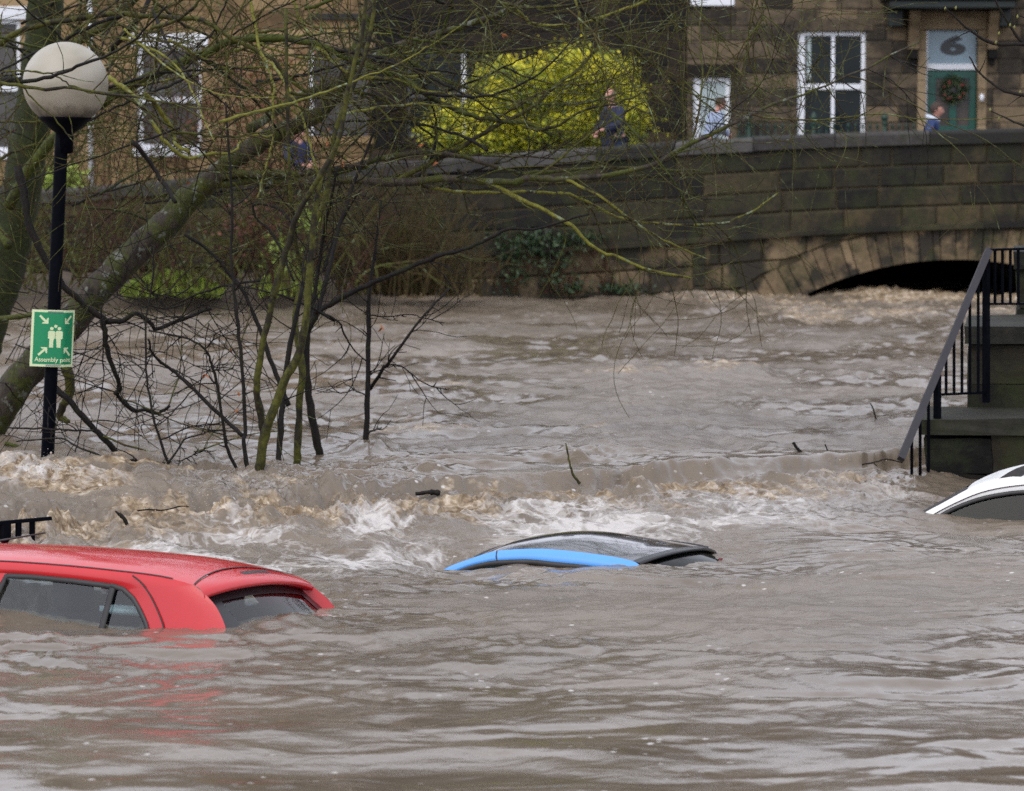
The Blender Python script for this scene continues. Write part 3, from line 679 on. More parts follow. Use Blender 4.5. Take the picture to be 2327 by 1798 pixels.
def text_mesh(body, size, bold=0.0, sx=1.0, depth=.002):
    cu = bpy.data.curves.new('lettering', 'FONT'); cu.body = body; cu.size = size; cu.offset = bold; cu.extrude = depth
    cu.align_x = 'CENTER'; cu.align_y = 'CENTER'; cu.resolution_u = 6
    ob = bpy.data.objects.new('lettering', cu); COL.objects.link(ob)
    dg_ = bpy.context.evaluated_depsgraph_get(); m_ = bpy.data.meshes.new_from_object(ob.evaluated_get(dg_))
    vs = np.array([v.co for v in m_.vertices]); fs = [list(p.vertices) for p in m_.polygons]
    bpy.data.objects.remove(ob); bpy.data.meshes.remove(m_)
    c = (vs[:, :2].max(0)+vs[:, :2].min(0))/2; vs[:, :2] -= c; vs[:, 0] *= sx
    return vs, fs
vs, fs = text_mesh('6', .40, .022, 2.0)
nb = MB(); cx, cz = hx(2166), hz(103)
nb.add([(cx+a, YH+.112-c, cz+b) for a, b, c in vs], fs); nb.build('house_number', M['number_grey'], fan_o)
sb = MB()
for a, b in ((2084, 2103), (2220, 2240)):
    z = dz0
    while z < dz1:
        z2 = min(z+U(.5, .8), dz1); sb.box((hx(a), YH-.05, z), (hx(b), YH+.16, z2-.006), U(.4, .9), .01); z = z2
sb.box((hx(2084), YH-.05, dz1+.003), (hx(2240), YH+.16, hz(26)), .6, .012)
sb.build('door_surround', M['surround'], hC)
for a, b in ((2061, 2083.5), (2240.5, 2262)):
    k = MB(); x0, x1 = hx(a), hx(b)
    prof = [(-.02, hz(26)), (-.42, hz(26)), (-.42, hz(40)), (-.30, hz(60)), (-.20, hz(85)), (-.17, hz(112))]
    vs = [(x, YH+yy, zz) for x in (x0, x1) for yy, zz in prof+[(-.02, hz(112))]]; n = len(prof)+1
    k.add(vs, [tuple(range(n)), tuple(range(2*n-1, n-1, -1))] + [(i, n+i, n+(i+1) % n, (i+1) % n) for i in range(n)], .5)
    br = k.build('bracket', M['surround'], hC)
    e = MB(); e.box((x0+.01, YH-.20, hz(135)), (x1-.01, YH-.01, hz(113)), .3, .02); e.box((x0+.04, YH-.13, hz(149)), (x1-.04, YH-.01, hz(135.4)), .3, .02); e.build('corbel', M['stone_dark'], br)
cn = MB(); cn.box((hx(2008), YH-.85, hz(23)), (hx(2290), YH, hz(5)), .5, .02); cn.box((hx(1995), YH-.92, hz(4.6)), (hx(2303), YH, hz(-22)), .5, .03)
for a, b in ((2014, 2047), (2264, 2290)): cn.box((hx(a), YH-.30, hz(62)), (hx(b), YH-.01, hz(23.4)), .4, .02)
cn.build('door_canopy', M['canopy_dark'], hC)
bell = MB(); bell.lathe([(.0, .06), (.035, .05), (.04, 0), (.03, -.06), (0, -.07)], (hx(2229), YH-.09, hz(222)), 12); bell.build('door_lamp', M['white_paint'], hC)

# wreath on the door
M['leaf_dark'] = leafmat('leaf_dark', [(0, (.008, .022, .008)), (.5, (.025, .05, .015)), (1, (.07, .09, .03))])
M['berry'] = plain('berry', (.16, .030, .022), .4, .4, 20)
def leaf_cloud(mb, pts, size, tints, up=.3):
    for p, t in zip(pts, tints):
        a = rng.normal(size=3); a[2] += up; a /= np.linalg.norm(a)
        b = np.cross(a, rng.normal(size=3)); b /= np.linalg.norm(b)+1e-9; c = np.cross(a, b)
        s1, s2 = size*U(.6, 1.3), size*U(.3, .6)
        mb.add([p-b*s1, p-c*s2+a*s2*.3, p+b*s1, p+c*s2+a*s2*.3], [(0, 1, 2, 3)], float(np.clip(t, 0, 1)))
wc = np.array([hx(2167), YH+.02, hz(204)])
wr = thing('door_wreath', 'round evergreen wreath with red bits hanging on the green door', 'wreath', wc)
a = rng.uniform(0, 6.283, 700); r = rng.normal(0, .045, (700, 3))
pts = wc + np.stack([.155*np.cos(a), 0*a, .155*np.sin(a)], 1) + r*[1, .6, 1]
pts[:, 1] = np.minimum(pts[:, 1], YH+.08)
w_ = MB(); leaf_cloud(w_, pts, .035, rng.uniform(0, 1, 700)); w_.build('greenery', M['leaf_dark'], wr)
bb = MB()
for k in range(11):
    t = U(0, 6.283); bb.ball(wc+[.16*math.cos(t)+U(-.03, .03), -.05, .16*math.sin(t)+U(-.03, .03)], .024, 8)
bb.build('berries', M['berry'], wr)

# green garden railings before number 6
rl = thing('garden_railing', 'dark green iron railing with spear tops before the sash window', 'railing', (hx(1850)*.94, 58.5, 1.6))
yr = 58.5; X0, X1 = at(1672, 300, yr)[0], at(2090, 300, yr)[0]
zt = at(1163, 292, yr)[2]
tr = MB(); tr.box((X0, yr-.015, zt-.14), (X1, yr+.015, zt-.11)); tr.box((X0, yr-.015, 1.75), (X1, yr+.015, 1.79)); tr.build('rail', M['iron_green'], rl)
pk = MB(); x = X0+.05
while x < X1:
    pk.tube([(x, yr-.001, 1.6), (x, yr-.001, zt)], .009, 6); pk.tube([(x, yr, zt-.01), (x, yr, zt+.03), (x, yr, zt+.10)], [.008, .022, .002], 6); x += .115
o = pk.build('pickets', M['iron_green'], rl); tag(o, kind='stuff')
for px in (1702, 1849, 2010):
    q = MB(); x = at(px, 300, yr)[0]; q.tube([(x, yr, 1.55), (x, yr, zt+.06)], .028, 10); q.lathe([(.03, 0), (.05, .03), (.025, .05), (.055, .09), (.06, .13), (.03, .18), (.0, .22)], (x, yr, zt+.05), 12); q.build('post', M['iron_green'], rl)

# ------------------------------------------------------------------ stepped garden wall at the right and its handrail
pr = thing('stepped_wall', 'dark mossy stone wall rising in steps out of the water at the right', 'wall', (3.6, 27.6, 0))
def block_wall(name, px0, pyt, Yf, Yb, zbot, xr, capt=.14):
    xl = at(px0, pyt, Yf)[0]; zt = at(px0, pyt, Yf)[2]
    b = MB(); z = zt - capt; rows = 0
    while z > zbot:
        z0 = max(z-U(.24, .34), zbot); x = xl + U(-.015, .012)
        while x < xr:
            x2 = min(x+U(.4, .9), xr)
            b.box((x+.006, Yf+U(0, .03), z0+.006), (x2-.006, Yb, z-.006), float(np.clip(rng.normal(.4, .25), 0, 1)), .02, jit=.012); x = x2
        z = z0; rows += 1
    b.build(name, M['pier_stone'], pr)
    c = MB(); x = xl-.02
    while x < xr:
        x2 = min(x+U(.8, 1.2), xr+.05); c.box((x+.003, Yf-.03, zt-capt), (x2-.003, Yb, zt), U(.3, .8), .025, jit=.008); x = x2
    return c, zt
XR = 7.5
c1, z1_ = block_wall('wall_stones', 2096, 950, 27.0, 28.05, -.6, XR); c1.build('cap_stone', M['pier_top'], pr)
c2, z2_ = block_wall('wall_stones', 2154, 741, 28.06, 29.9, .2, XR); c2.build('cap_stone', M['pier_top'], pr)
c3, z3_ = block_wall('wall_stones', 2199, 572, 29.91, 31.5, .6, XR); c3.build('cap_stone', M['pier_top'], pr)

for o_ in pr.children:                                    # the wall runs away from the camera, slightly to the right
    for v in o_.data.vertices: v.co.x += (v.co.y + pr.location.y - 27.0)*.135
hr = thing('handrail', 'black iron handrail with bars climbing beside the stepped wall', 'handrail', (2.9, 26.7, 0.2))
ya, yb = 26.6, 27.7
def hrp(px, py):                                         # the rail climbs away from the camera
    t = np.clip((px-2048)/(2246-2048), 0, 1); return at(px, py, ya+(yb-ya)*t)
tp = MB(); A, B, Cc = hrp(2047, 1044), hrp(2247, 568), at(2420, 563, yb)
def flatbar(mb, a, b, w, h):
    a, b = np.asarray(a), np.asarray(b); d = (b-a)/np.linalg.norm(b-a); s = np.array([0, 1., 0]); s -= d*np.dot(s, d); s /= np.linalg.norm(s); u = np.cross(s, d)
    vs = [p+s*i*w/2+u*j*h/2 for p in (a, b) for i, j in ((-1, -1), (1, -1), (1, 1), (-1, 1))]
    mb.add(vs, [(0, 1, 2, 3), (7, 6, 5, 4)] + [(i, 4+i, 4+(i+1) % 4, (i+1) % 4) for i in range(4)])
flatbar(tp, A, B, .055, .050); tp.build('top_rail', M['rail_top'], hr)
tp2 = MB(); flatbar(tp2, B-[.02, 0, 0], Cc, .055, .018); tp2.build('landing_rail', M['black_iron'], hr)
def topy(px): return 1044 + (568-1044)*(px-2047)/(2247-2047)
for px, y1, w in ((2130, 1100, .042), (2241, 915, .042)):
    m_ = MB(); y_ = ya+(yb-ya)*(px-2048)/198; m_.bar(at(px, topy(px)+6, y_), at(px, y1, y_), w); m_.build('post', M['black_iron'], hr)
for px, y1 in ((2072, 1080), (2091, 1090), (2110, 1095), (2150, 896), (2168, 895), (2186, 894), (2204, 893), (2223, 892)):
    m_ = MB(); y_ = ya+(yb-ya)*(px-2048)/198; m_.bar(at(px, topy(px)+6, y_), at(px, y1, y_), .016); m_.build('bar', M['black_iron'], hr)
for px in (2261, 2278, 2296, 2314, 2332, 2350):
    m_ = MB(); m_.bar(at(px, 567, yb), at(px, 691, yb), .016); m_.build('bar', M['black_iron'], hr)
for a, b in ((hrp(2132, 897), hrp(2240, 892)), (at(2243, 691, yb), at(2420, 690, yb))):
    m_ = MB(); flatbar(m_, a, b, .03, .016); m_.build('bottom_rail', M['black_iron'], hr)

# drowned railing at the left edge
dr_ = thing('drowned_railing', 'top of a black railing just showing above the surge at the left edge', 'railing', at(40, 1190, 22.4))
q = MB(); flatbar(q, at(-260, 1212, 22.1), at(116, 1178, 22.6), .035, .022); q.build('top_rail', M['black_iron'], dr_)
for px, w in ((-120, .03), (-60, .03), (11, .055), (42, .028), (73, .026)):
    q = MB(); t = (px+260)/376; y_ = 22.1+.5*t; q.bar(at(px, 1212-34*t, y_), at(px, 1275, y_), w); q.build('bar', M['black_iron'], dr_)

# ------------------------------------------------------------------ street lamp and sign
YL = 26.0
M['globe'] = None
m, n, l, b = new_mat('lamp_globe')
t = noise(n, l, 3.0, 2, .5, stretch=(1, 1, 1.8)); r = ramp(n, [(.3, (.22, .195, .145)), (.55, (.33, .30, .235)), (.8, (.40, .375, .32))]); l.new(t.outputs['Fac'], r.inputs[0])
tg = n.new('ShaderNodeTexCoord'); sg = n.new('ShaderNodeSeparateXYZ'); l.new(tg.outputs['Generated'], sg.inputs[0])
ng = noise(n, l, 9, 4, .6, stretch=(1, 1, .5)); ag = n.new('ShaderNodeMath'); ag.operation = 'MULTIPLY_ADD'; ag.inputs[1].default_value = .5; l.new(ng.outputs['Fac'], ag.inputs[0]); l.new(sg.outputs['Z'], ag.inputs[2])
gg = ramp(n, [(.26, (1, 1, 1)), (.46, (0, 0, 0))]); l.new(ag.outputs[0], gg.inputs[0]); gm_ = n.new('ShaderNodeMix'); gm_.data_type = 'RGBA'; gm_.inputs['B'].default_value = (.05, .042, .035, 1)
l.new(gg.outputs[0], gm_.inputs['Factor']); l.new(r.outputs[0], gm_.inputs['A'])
l.new(gm_.outputs['Result'], b.inputs['Base Color']); b.inputs['Roughness'].default_value = .42
M['globe'] = m
foot = at(106, 1075, YL)
lampo = thing('street_lamp', 'black street lamp with a big dirty white globe standing in the flood', 'street lamp', (foot[0], foot[1], .2))
p0, p1 = at(103, 1150, YL), at(142, 268, YL)
pm_ = MB(); pm_.tube(resample([p0, p1], 12), .047, 20); pm_.build('pole', M['black_iron'], lampo)
up_ = (p1-p0)/np.linalg.norm(p1-p0)
gc = at(149, 191, YL); rg = 96.5*mpp(YL)
g_ = MB()
P = []
for i in range(33):
    th = math.pi*i/32*.86
    P.append([(gc[0]+rg*math.sin(th)*math.cos(a), gc[1]+rg*math.sin(th)*math.sin(a), gc[2]+rg*math.cos(th)*.985) for a in np.linspace(0, 2*math.pi, 49)])
g_.grid(P, flip=True); g_.build('globe', M['globe'], lampo, weld=.0005)
cl = MB(); zc = gc[2]-rg
cl.lathe([(.03, -.19), (.055, -.18), (.058, -.05), (.10, -.02), (.175, .045), (.185, .055), (.183, .085), (.16, .09), (0, .09)], (gc[0]-.005, gc[1], zc), 32)
cl.build('globe_holder', M['black_iron'], lampo)
ms = MB(); pts = np.array([[gc[0]+.17*math.cos(a)+U(-.01, .01), gc[1]+.17*math.sin(a), zc+.09+U(0, .025)] for a in rng.uniform(-2.2, -.2, 120)])
M['moss_leaf'] = leafmat('moss_leaf', [(0, (.02, .045, .008)), (1, (.07, .12, .02))], .9)
leaf_cloud(ms, pts, .016, rng.uniform(0, 1, 120)); ms.build('moss', M['moss_leaf'], lampo)

M['sign_green'] = plain('sign_green', (.0, .22, .085), .35, .05, 3)
M['sign_cream'] = plain('sign_cream', (.62, .72, .44), .4, .04, 3)
M['sign_back'] = plain('sign_back', (.55, .56, .52), .4, .1, 3)
M['strap'] = plain('strap', (.25, .27, .26), .3, .2, 10, metal=.6)
tl, tr_, bl = at(73, 703, YL-.07), at(167, 707, YL-.07), at(67, 832, YL-.07)
ux = np.array([1, 0, 0.]); vx = (bl-tl)/np.linalg.norm(bl-tl); SH = np.linalg.norm(bl-tl); SW = SH*.84
sgn = thing('assembly_sign', 'green assembly point sign bent round the lamp post', 'sign', bl)
def sgp(u, v, off=0.0):                                   # u,v on the sheet -> place; the sheet is bent back round the post
    w = u*SW; w0 = SW*.64; bend = math.radians(56)
    if w < w0: x, y, nx_ = w, -.012*math.sin(math.pi*w/w0), 0
    else:
        R_ = .025; arc = min((w-w0)/R_, bend); x = w0 + R_*math.sin(arc); y = R_*(1-math.cos(arc)); rest = max(0, w-w0-R_*bend)
        x += rest*math.cos(arc); y += rest*math.sin(arc); nx_ = arc
    p = tl + vx*(v*SH) + np.array([x, y, -x*.035])
    return p + off*np.array([math.sin(nx_), -math.cos(nx_), 0])
def sheet(u0, v0, u1, v1, off, n=24): return [[sgp(u, v, off) for u in np.linspace(u0, u1, n)] for v in np.linspace(v0, v1, 6)]
s_ = MB(); s_.grid(sheet(0, 0, 1, 1, 0), flip=True); s_.grid(sheet(0, 0, 1, 1, -.003)); s_.build('panel', M['sign_cream'], sgn)
s_ = MB(); s_.grid(sheet(.055, .042, .945, .955, .0015), flip=True); s_.build('green_field', M['sign_green'], sgn)
def poly_on(mb, pts, off=.003):                           # fan from the centroid, edges split so that they follow the bend
    pts = np.asarray(pts, float); q = []
    for i in range(len(pts)):
        for t in np.linspace(0, 1, 5, endpoint=False): q.append(pts[i]*(1-t)+pts[(i+1) % len(pts)]*t)
    bm = bmesh.new(); vs = [bm.verts.new((a, b_, 0)) for a, b_ in q]; f = bm.faces.new(vs); bmesh.ops.triangulate(bm, faces=[f])
    bm.verts.index_update(); mb.add([sgp(v.co.x, v.co.y, off) for v in bm.verts], [[v.index for v in f_.verts][::-1] for f_ in bm.faces]); bm.free()
def arrow(cx, cy, sx, sy):                                # an arrow towards the middle, sx sy = heading
    base = [(1, 1), (.05, 1), (.28, .72), (-.72, -.35), (-.38, -.72), (.62, .30), (.92, -.02)] if False else [(1, 1), (-.35, 1), (-.10, .66), (.28, .66), (-.92, -.62), (-.62, -.98), (.62, .30), (.62, -.12), (1, -.42)]
    return [(cx+sx*a*.105, cy+sy*b_*.078) for a, b_ in base]
for cx, cy, sx, sy in ((.255, .165, 1, 1), (.80, .165, -1, 1), (.255, .735, 1, -1), (.80, .735, -1, -1)):
    mb = MB(); poly_on(mb, arrow(cx, cy, sx, sy)); mb.build('arrow', M['sign_cream'], sgn)
def disc(cx, cy, r): return [(cx+r*math.cos(t), cy+r*.77*math.sin(t)) for t in np.linspace(0, 2*math.pi, 18, endpoint=False)]
def figure(cx):
    mb = MB(); poly_on(mb, disc(cx, .325, .038))
    w = .072
    poly_on(mb, [(cx-w, .385), (cx-w*.7, .365), (cx+w*.7, .365), (cx+w, .385), (cx+w, .50), (cx+w*.72, .51), (cx+w*.68, .40), (cx+w*.55, .40), (cx+w*.58, .66), (cx+.008, .66), (cx+.006, .52), (cx-.006, .52), (cx-.008, .66), (cx-w*.58, .66), (cx-w*.55, .40), (cx-w*.68, .40), (cx-w*.72, .51), (cx-w, .50)])
    mb.build('figure', M['sign_cream'], sgn)
figure(.435); figure(.590)
mb = MB(); poly_on(mb, disc(.515, .285, .036)); mb.build('figure', M['sign_cream'], sgn)
vs, fs = text_mesh('Assembly point', .1, .0016, 1.0)
wtx = np.ptp(vs[:, 0]); k = .80/wtx; htx = k
fr_ = [f for f in fs]
tb_ = MB(); tb_.add([sgp(.5+v[0]*k, .885-v[1]*k*.77*1.12, .004+(.001 if v[2] > 0 else 0)) for v in vs], [f for f in fs]); tb_.build('lettering', M['sign_cream'], sgn)
for v0 in (.022, .965):
    st = MB(); st.grid(sheet(.34, v0, .66, v0+.02, .005, 10), flip=True); st.build('strap', M['strap'], sgn)

# ------------------------------------------------------------------ cars
def side_px(px, py, O, th, k):                            # a photograph point on the near flank -> (forward, up)
    c, s = math.cos(th), math.sin(th); nrm = np.array([-s, -c, k]); d = ray(px, py); o = np.array([0, 0, H])
    q = o + d*(np.dot(np.asarray(O)-o, nrm)/np.dot(d, nrm)); r = q - O
    return r[0]*-c + r[1]*s, r[2]
M['red_paint'] = paint('red_paint', (.53, .005, .011), .2, .45)
M['blue_paint'] = paint('blue_paint', (.085, .33, .80), .25, .5)
M['white_car'] = paint('white_car', (.80, .80, .79), .38, .1, .04)
M['roof_black'] = plain('roof_black', (.045, .045, .05), .13, .35, 7, coat=1.0, bump=.02, stretch=(1, 4, 1))
M['rubber'] = plain('rubber', (.022, .020, .021), .5, .3, 12)
M['seam'] = plain('seam', (.03, .012, .012), .6, .2, 10)
M['car_glass'] = glassmat('car_glass', (.80, .88, .88), .085)
M['car_glass_dark'] = glassmat('car_glass_dark', (.12, .19, .18), .02)
M['seat'] = plain('seat', (.030, .033, .040), .8, .3, 20)
M['trim'] = plain('trim', (.34, .30, .24), .7, .2, 10)
M['lens'] = plain('lens', (.14, .02, .02), .25, .2, 8)
M['frit'] = plain('frit', (.012, .012, .014), .3, .2, 8)
def ribbon(mb, pts, nrm, w, lift=.004):                   # thin raised line along pts
    pts = np.asarray(pts, float); T = np.gradient(pts, axis=0); nrm = np.asarray(nrm, float)
    S = np.cross(T, nrm); S /= np.linalg.norm(S, axis=1)[:, None]+1e-9
    mb.grid([pts-S*w/2+nrm*lift*.2, pts-S*w*.4+nrm*lift, pts+S*w*.4+nrm*lift, pts+S*w/2+nrm*lift*.2])

# red hatchback: frame = forward x, across y (0 near flank, W far), up z
TH, KT, W = math.radians(30), .30, 1.14
O = on(512, 1430)
red = thing('red_car', 'red hatchback drowned to its windows at the left', 'car', O)
cT, sT = math.cos(TH), math.sin(TH); ROLL = math.radians(3.6); cr, sr = math.cos(ROLL), math.sin(ROLL)
def RW(p, O=O, roll=True):                                # car frame -> world
    p = np.atleast_2d(np.asarray(p, float)); x, y, z = p[:, 0], p[:, 1], p[:, 2]
    y2, z2 = (y*cr + z*sr*0, z - y*sr) if roll else (y, z)
    return np.stack([O[0] - cT*x + sT*y2, O[1] + sT*x + cT*y2, O[2] + z2], 1)
def S(px, py, lift=0.0):
    x, z = side_px(px, py, O, TH, KT); return np.array([x, KT*z - lift, z])
def nearline(lst, n=24, lift=0.0, k=5): return resample(smoothline([S(a, b_, lift) for a, b_ in lst], k), n)
gut_l = [(-900, 1330), (-700, 1290), (-450, 1272), (-200, 1269), (0, 1274), (147, 1284), (256, 1295), (348, 1306), (403, 1317), (440, 1328)]
dedge_l = [(440, 1328), (455, 1339), (470, 1353), (491, 1378), (506, 1408), (513, 1428), (520, 1460), (525, 1500)]
win_t = [(-850, 1375), (-700, 1330), (-450, 1305), (-200, 1299), (13, 1302), (73, 1306), (165, 1315), (253, 1327), (286, 1337)]
win_r = [(286, 1337), (308, 1359), (322, 1385), (335, 1414), (345, 1450), (352, 1500)]
def bulged(a, b_, n=7, bulge=.015):
    out = []
    for i in range(n):
        t = i/(n-1); q = a*(1-t)+b_*t; q[:, 1] -= bulge*4*t*(1-t); out.append(q)
    return np.array(out)
gut, win = nearline(gut_l, 60), nearline(win_t, 60)
ded, wir = nearline(dedge_l, 30), nearline(win_r, 30)
body = MB()
def both(mb, G_, flip=False):
    m_, n_ = G_.shape[:2]
    mb.grid(RW(G_.reshape(-1, 3)).reshape(m_, n_, 3), flip=flip)
    G2 = G_.copy(); G2[..., 1] = W - G2[..., 1]; mb.grid(RW(G2.reshape(-1, 3)).reshape(m_, n_, 3), flip=not flip)
both(body, bulged(gut, win)); both(body, bulged(ded, wir, 8, .02))
low = [(-850, 1420), (-200, 1470), (360, 1500), (530, 1500)]
lw = nearline(low, 20); lw2 = lw.copy(); lw2[:, 2] -= .75; lw2[:, 1] -= .02
both(body, np.array([lw, lw2]))
def strip_panel(l1, l2):
    a, b_ = nearline(l1, 10), nearline(l2, 10); both(body, np.array([a, b_]))
strip_panel([(-30, 1290), (13, 1302), (13, 1303)], [(-30, 1290), (-30, 1295), (-30, 1300)]) if False else None
bo = body.build('body', M['red_paint'], red, weld=.0008)
# roof
nv_ = 21
def crown(x, v):                                          # roof height between the gutters
    z = np.interp(x, gut[::-1, 0], gut[::-1, 2]); return z + .075*(1-(2*v-1)**2)**.8*np.clip(.55+x*.7, .4, 1)
xg = np.linspace(gut[-1, 0], 3.0, 40)
rf_ = []
vv = np.linspace(0, 1, nv_)
def ylat(x, v):
    y0 = KT*np.interp(x, gut[::-1, 0], gut[::-1, 2]); return y0 + (W-2*y0)*v
xs_seam = lambda v: gut[-1, 0] + .07*(1-(2*v-1)**2)
for i in range(40):
    t = i/39; row = []
    for v in vv:
        x = xs_seam(v)*(1-t) + 3.0*t; row.append((x, ylat(x, v), crown(x, v)))
    rf_.append(row)
rf_ = np.array(rf_); rr_ = MB(); rr_.grid(RW(rf_.reshape(-1, 3)).reshape(40, nv_, 3), flip=True); rr_.build('roof', M['red_paint'], red)
# tailgate spoiler
S0 = S(467, 1352)
def trail(v): x = S0[0] - .055*(1-(2*v-1)**2); return np.array([x, (S0[1]-.01)+(W-2*(S0[1]-.01))*v, S0[2] + .062*(1-(2*v-1)**2)**.8])
sp_ = []
for v in vv:
    xs = xs_seam(v)-.006; a = np.array([xs, ylat(xs, v), crown(xs, v)-.002]); b_ = trail(v)
    sp_.append([a, a*.6+b_*.4+[0, 0, .012], a*.25+b_*.75+[0, 0, .010], b_+[.004, 0, .004], b_+[0, 0, -.012], b_+[.006, 0, -.024], b_+[.10, 0, -.032]])
sp_ = np.array(sp_); q = MB(); q.grid(RW(sp_.reshape(-1, 3)).reshape(nv_, 7, 3), flip=True); spo = q.build('spoiler', M['red_paint'], red)
q = MB(); ln = [sp_[j, 0]*.22+sp_[j, 2]*.78+np.array([0, 0, .004]) for j in range(8, 14)]
ln2 = [p+np.array([.04, 0, .012]) for p in ln]; q.grid([RW(ln), RW(ln2)]); q.build('brake_light', M['frit'], spo)
# tailgate glass and its dark border
def gl_pt(v, t):
    top = np.array([S0[0]+.055-.045*(1-(2*v-1)**2), 0, S0[2]-.02+.05*(1-(2*v-1)**2)]); bot = np.array([S(513, 1428)[0]-.02-.09*(1-(2*v-1)**2)-.09, 0, -.12])
    q = top*(1-t)+bot*t; y0 = KT*q[2]+.035; q[1] = y0+(W-2*y0)*v; return q
def gl_grid(v0, v1, t0, t1, off=0, n=16): return np.array([[gl_pt(v, t)+np.array([-off, 0, off*.5]) for v in np.linspace(v0, v1, n)] for t in np.linspace(t0, t1, 8)])
g1 = gl_grid(0, 1, 0, 1); q = MB(); q.grid(RW(g1.reshape(-1, 3)).reshape(8, 16, 3)); rw_ = q.build('rear_window', M['car_glass'], red)
q = MB()
for v0, v1 in ((0, .11), (.90, 1)):
    g2 = gl_grid(v0, v1, 0, 1, .003, 5); q.grid(RW(g2.reshape(-1, 3)).reshape(8, 5, 3))
g2 = gl_grid(.11, .9, 0, .13, .003, 14); q.grid(RW(g2.reshape(-1, 3)).reshape(8, 14, 3)); q.build('window_border', M['frit'], rw_)
q = MB()                                                  # edge of the tailgate beside the glass (both sides)
ed = np.array([[p, gl_pt(0, t)] for p, t in zip(resample(ded[6:], 8), np.linspace(0, 1, 8))])
both(q, ed, flip=True); q.build('tailgate_edge', M['red_paint'], red)
# windows of the flank
def flat_poly(mb, pts, lift, mats=0):
    P3 = np.array([S(a, b_, lift) for a, b_ in pts]); mb.add(RW(P3), [tuple(range(len(P3)))])
    P4 = P3.copy(); P4[:, 1] = W-P4[:, 1]; mb.add(RW(P4), [tuple(range(len(P4)-1, -1, -1))])
q = MB(); flat_poly(q, [(13, 1303), (73, 1306), (165, 1315), (250, 1327), (228, 1450), (-35, 1450)], -.012); q.build('rear_door_window', M['car_glass'], red)
q = MB(); flat_poly(q, [(262, 1330), (286, 1338), (308, 1360), (322, 1386), (338, 1450), (238, 1450)], -.012); q.build('quarter_window', M['car_glass'], red)
q = MB(); flat_poly(q, [(-30, 1304), (-60, 1450), (-700, 1450), (-700, 1336), (-450, 1308), (-200, 1301)], -.012); q.build('front_door_window', M['car_glass'], red)
nS = RW([[0, -1, KT]])[0]-RW([[0, 0, 0]])[0]; nS /= np.linalg.norm(nS)
def flank_line(lst, w, lift, n=30, k=5): return RW(nearline(lst, n, 0, k)), w, lift
q = MB()
for lst, w in (([(-32, 1450), (-10, 1362), (15, 1307), (75, 1310), (165, 1319), (253, 1331)], .030), ([(253, 1329), (280, 1338), (303, 1360), (318, 1387), (331, 1416), (340, 1450)], .028), ([(257, 1331), (232, 1425), (226, 1450)], .040)):
    ribbon(q, RW(resample([S(a, b_) for a, b_ in lst], 40)), nS, w, .008)
q.build('window_seal', M['rubber'], red)
q = MB(); flat_poly(q, [(-30, 1304), (13, 1300), (-8, 1340), (-36, 1450), (-60, 1450)], .002); q.build('door_pillar', M['red_paint'], red)
q = MB()
ribbon(q, RW(gut[:-2]+[0, .002, .002]), np.array([0, -.3, .95]), .010, .004)
ribbon(q, RW(nearline([(306, 1306), (325, 1322), (345, 1350), (362, 1385), (375, 1420), (380, 1450)], 30, .018)), nS, .009, .003)
sm_ = np.array([(xs_seam(v)-.003, ylat(xs_seam(v), v), crown(xs_seam(v), v)+.001) for v in vv]); ribbon(q, RW(sm_), np.array([0, 0, 1.]), .010, .003)
q.build('panel_gap', M['seam'], red)
# antenna, seats, parcel shelf, headlining
q = MB(); q.tube([at(-230, 1268, 21.0), at(-8, 1230, 20.9), at(103, 1211, 20.85)], [.009, .007, .005], 6); q.build('antenna', M['rubber'], red)
def seat(x, yc):
    q = MB(); bm = bmesh.new(); bmesh.ops.create_cube(bm, size=1); bmesh.ops.bevel(bm, geom=list(bm.edges), offset=.32, segments=4, profile=.6, affect='EDGES')
    for v in bm.verts: v.co = Vector(RW([[x+v.co.x*.13, yc+v.co.y*.27, .10+v.co.z*.21]])[0])
    q.bm(bm, .5, True); bm.free()
    bm = bmesh.new(); bmesh.ops.create_cube(bm, size=1); bmesh.ops.bevel(bm, geom=list(bm.edges), offset=.2, segments=3, profile=.6, affect='EDGES')
    for v in bm.verts: v.co = Vector(RW([[x+.02+v.co.x*.16, yc+v.co.y*.46, -.25+v.co.z*.5]])[0])
    q.bm(bm, .5, True); bm.free(); q.build('seat', M['seat'], red)
seat(1.30, .42); seat(1.30, .92); seat(.62, .42); seat(.62, .90)
hd = rf_.copy(); hd[..., 2] -= .035; q = MB(); q.grid(RW(hd[4:].reshape(-1, 3)).reshape(36, nv_, 3)); q.build('headlining', M['trim'], red)
q = MB(); bm = bmesh.new(); bmesh.ops.create_cube(bm, size=1); bmesh.ops.bevel(bm, geom=list(bm.edges), offset=.2, segments=2, affect='EDGES')
for v in bm.verts: v.co = Vector(RW([[.83+v.co.x*.34, .30+v.co.y*.16, .035+v.co.z*.05]])[0])
q.bm(bm, .5, True); bm.free(); M['pale_bluish'] = plain('pale_bluish', (.52, .66, .70), .4, .2, 9)  # box-shaped bluish item inside the car
tag(q.build('pale_item', M['pale_bluish'], origin=RW([[.83, .3, .03]])[0]), 'pale bluish bottle floating inside the red car behind the rear door glass', 'item')

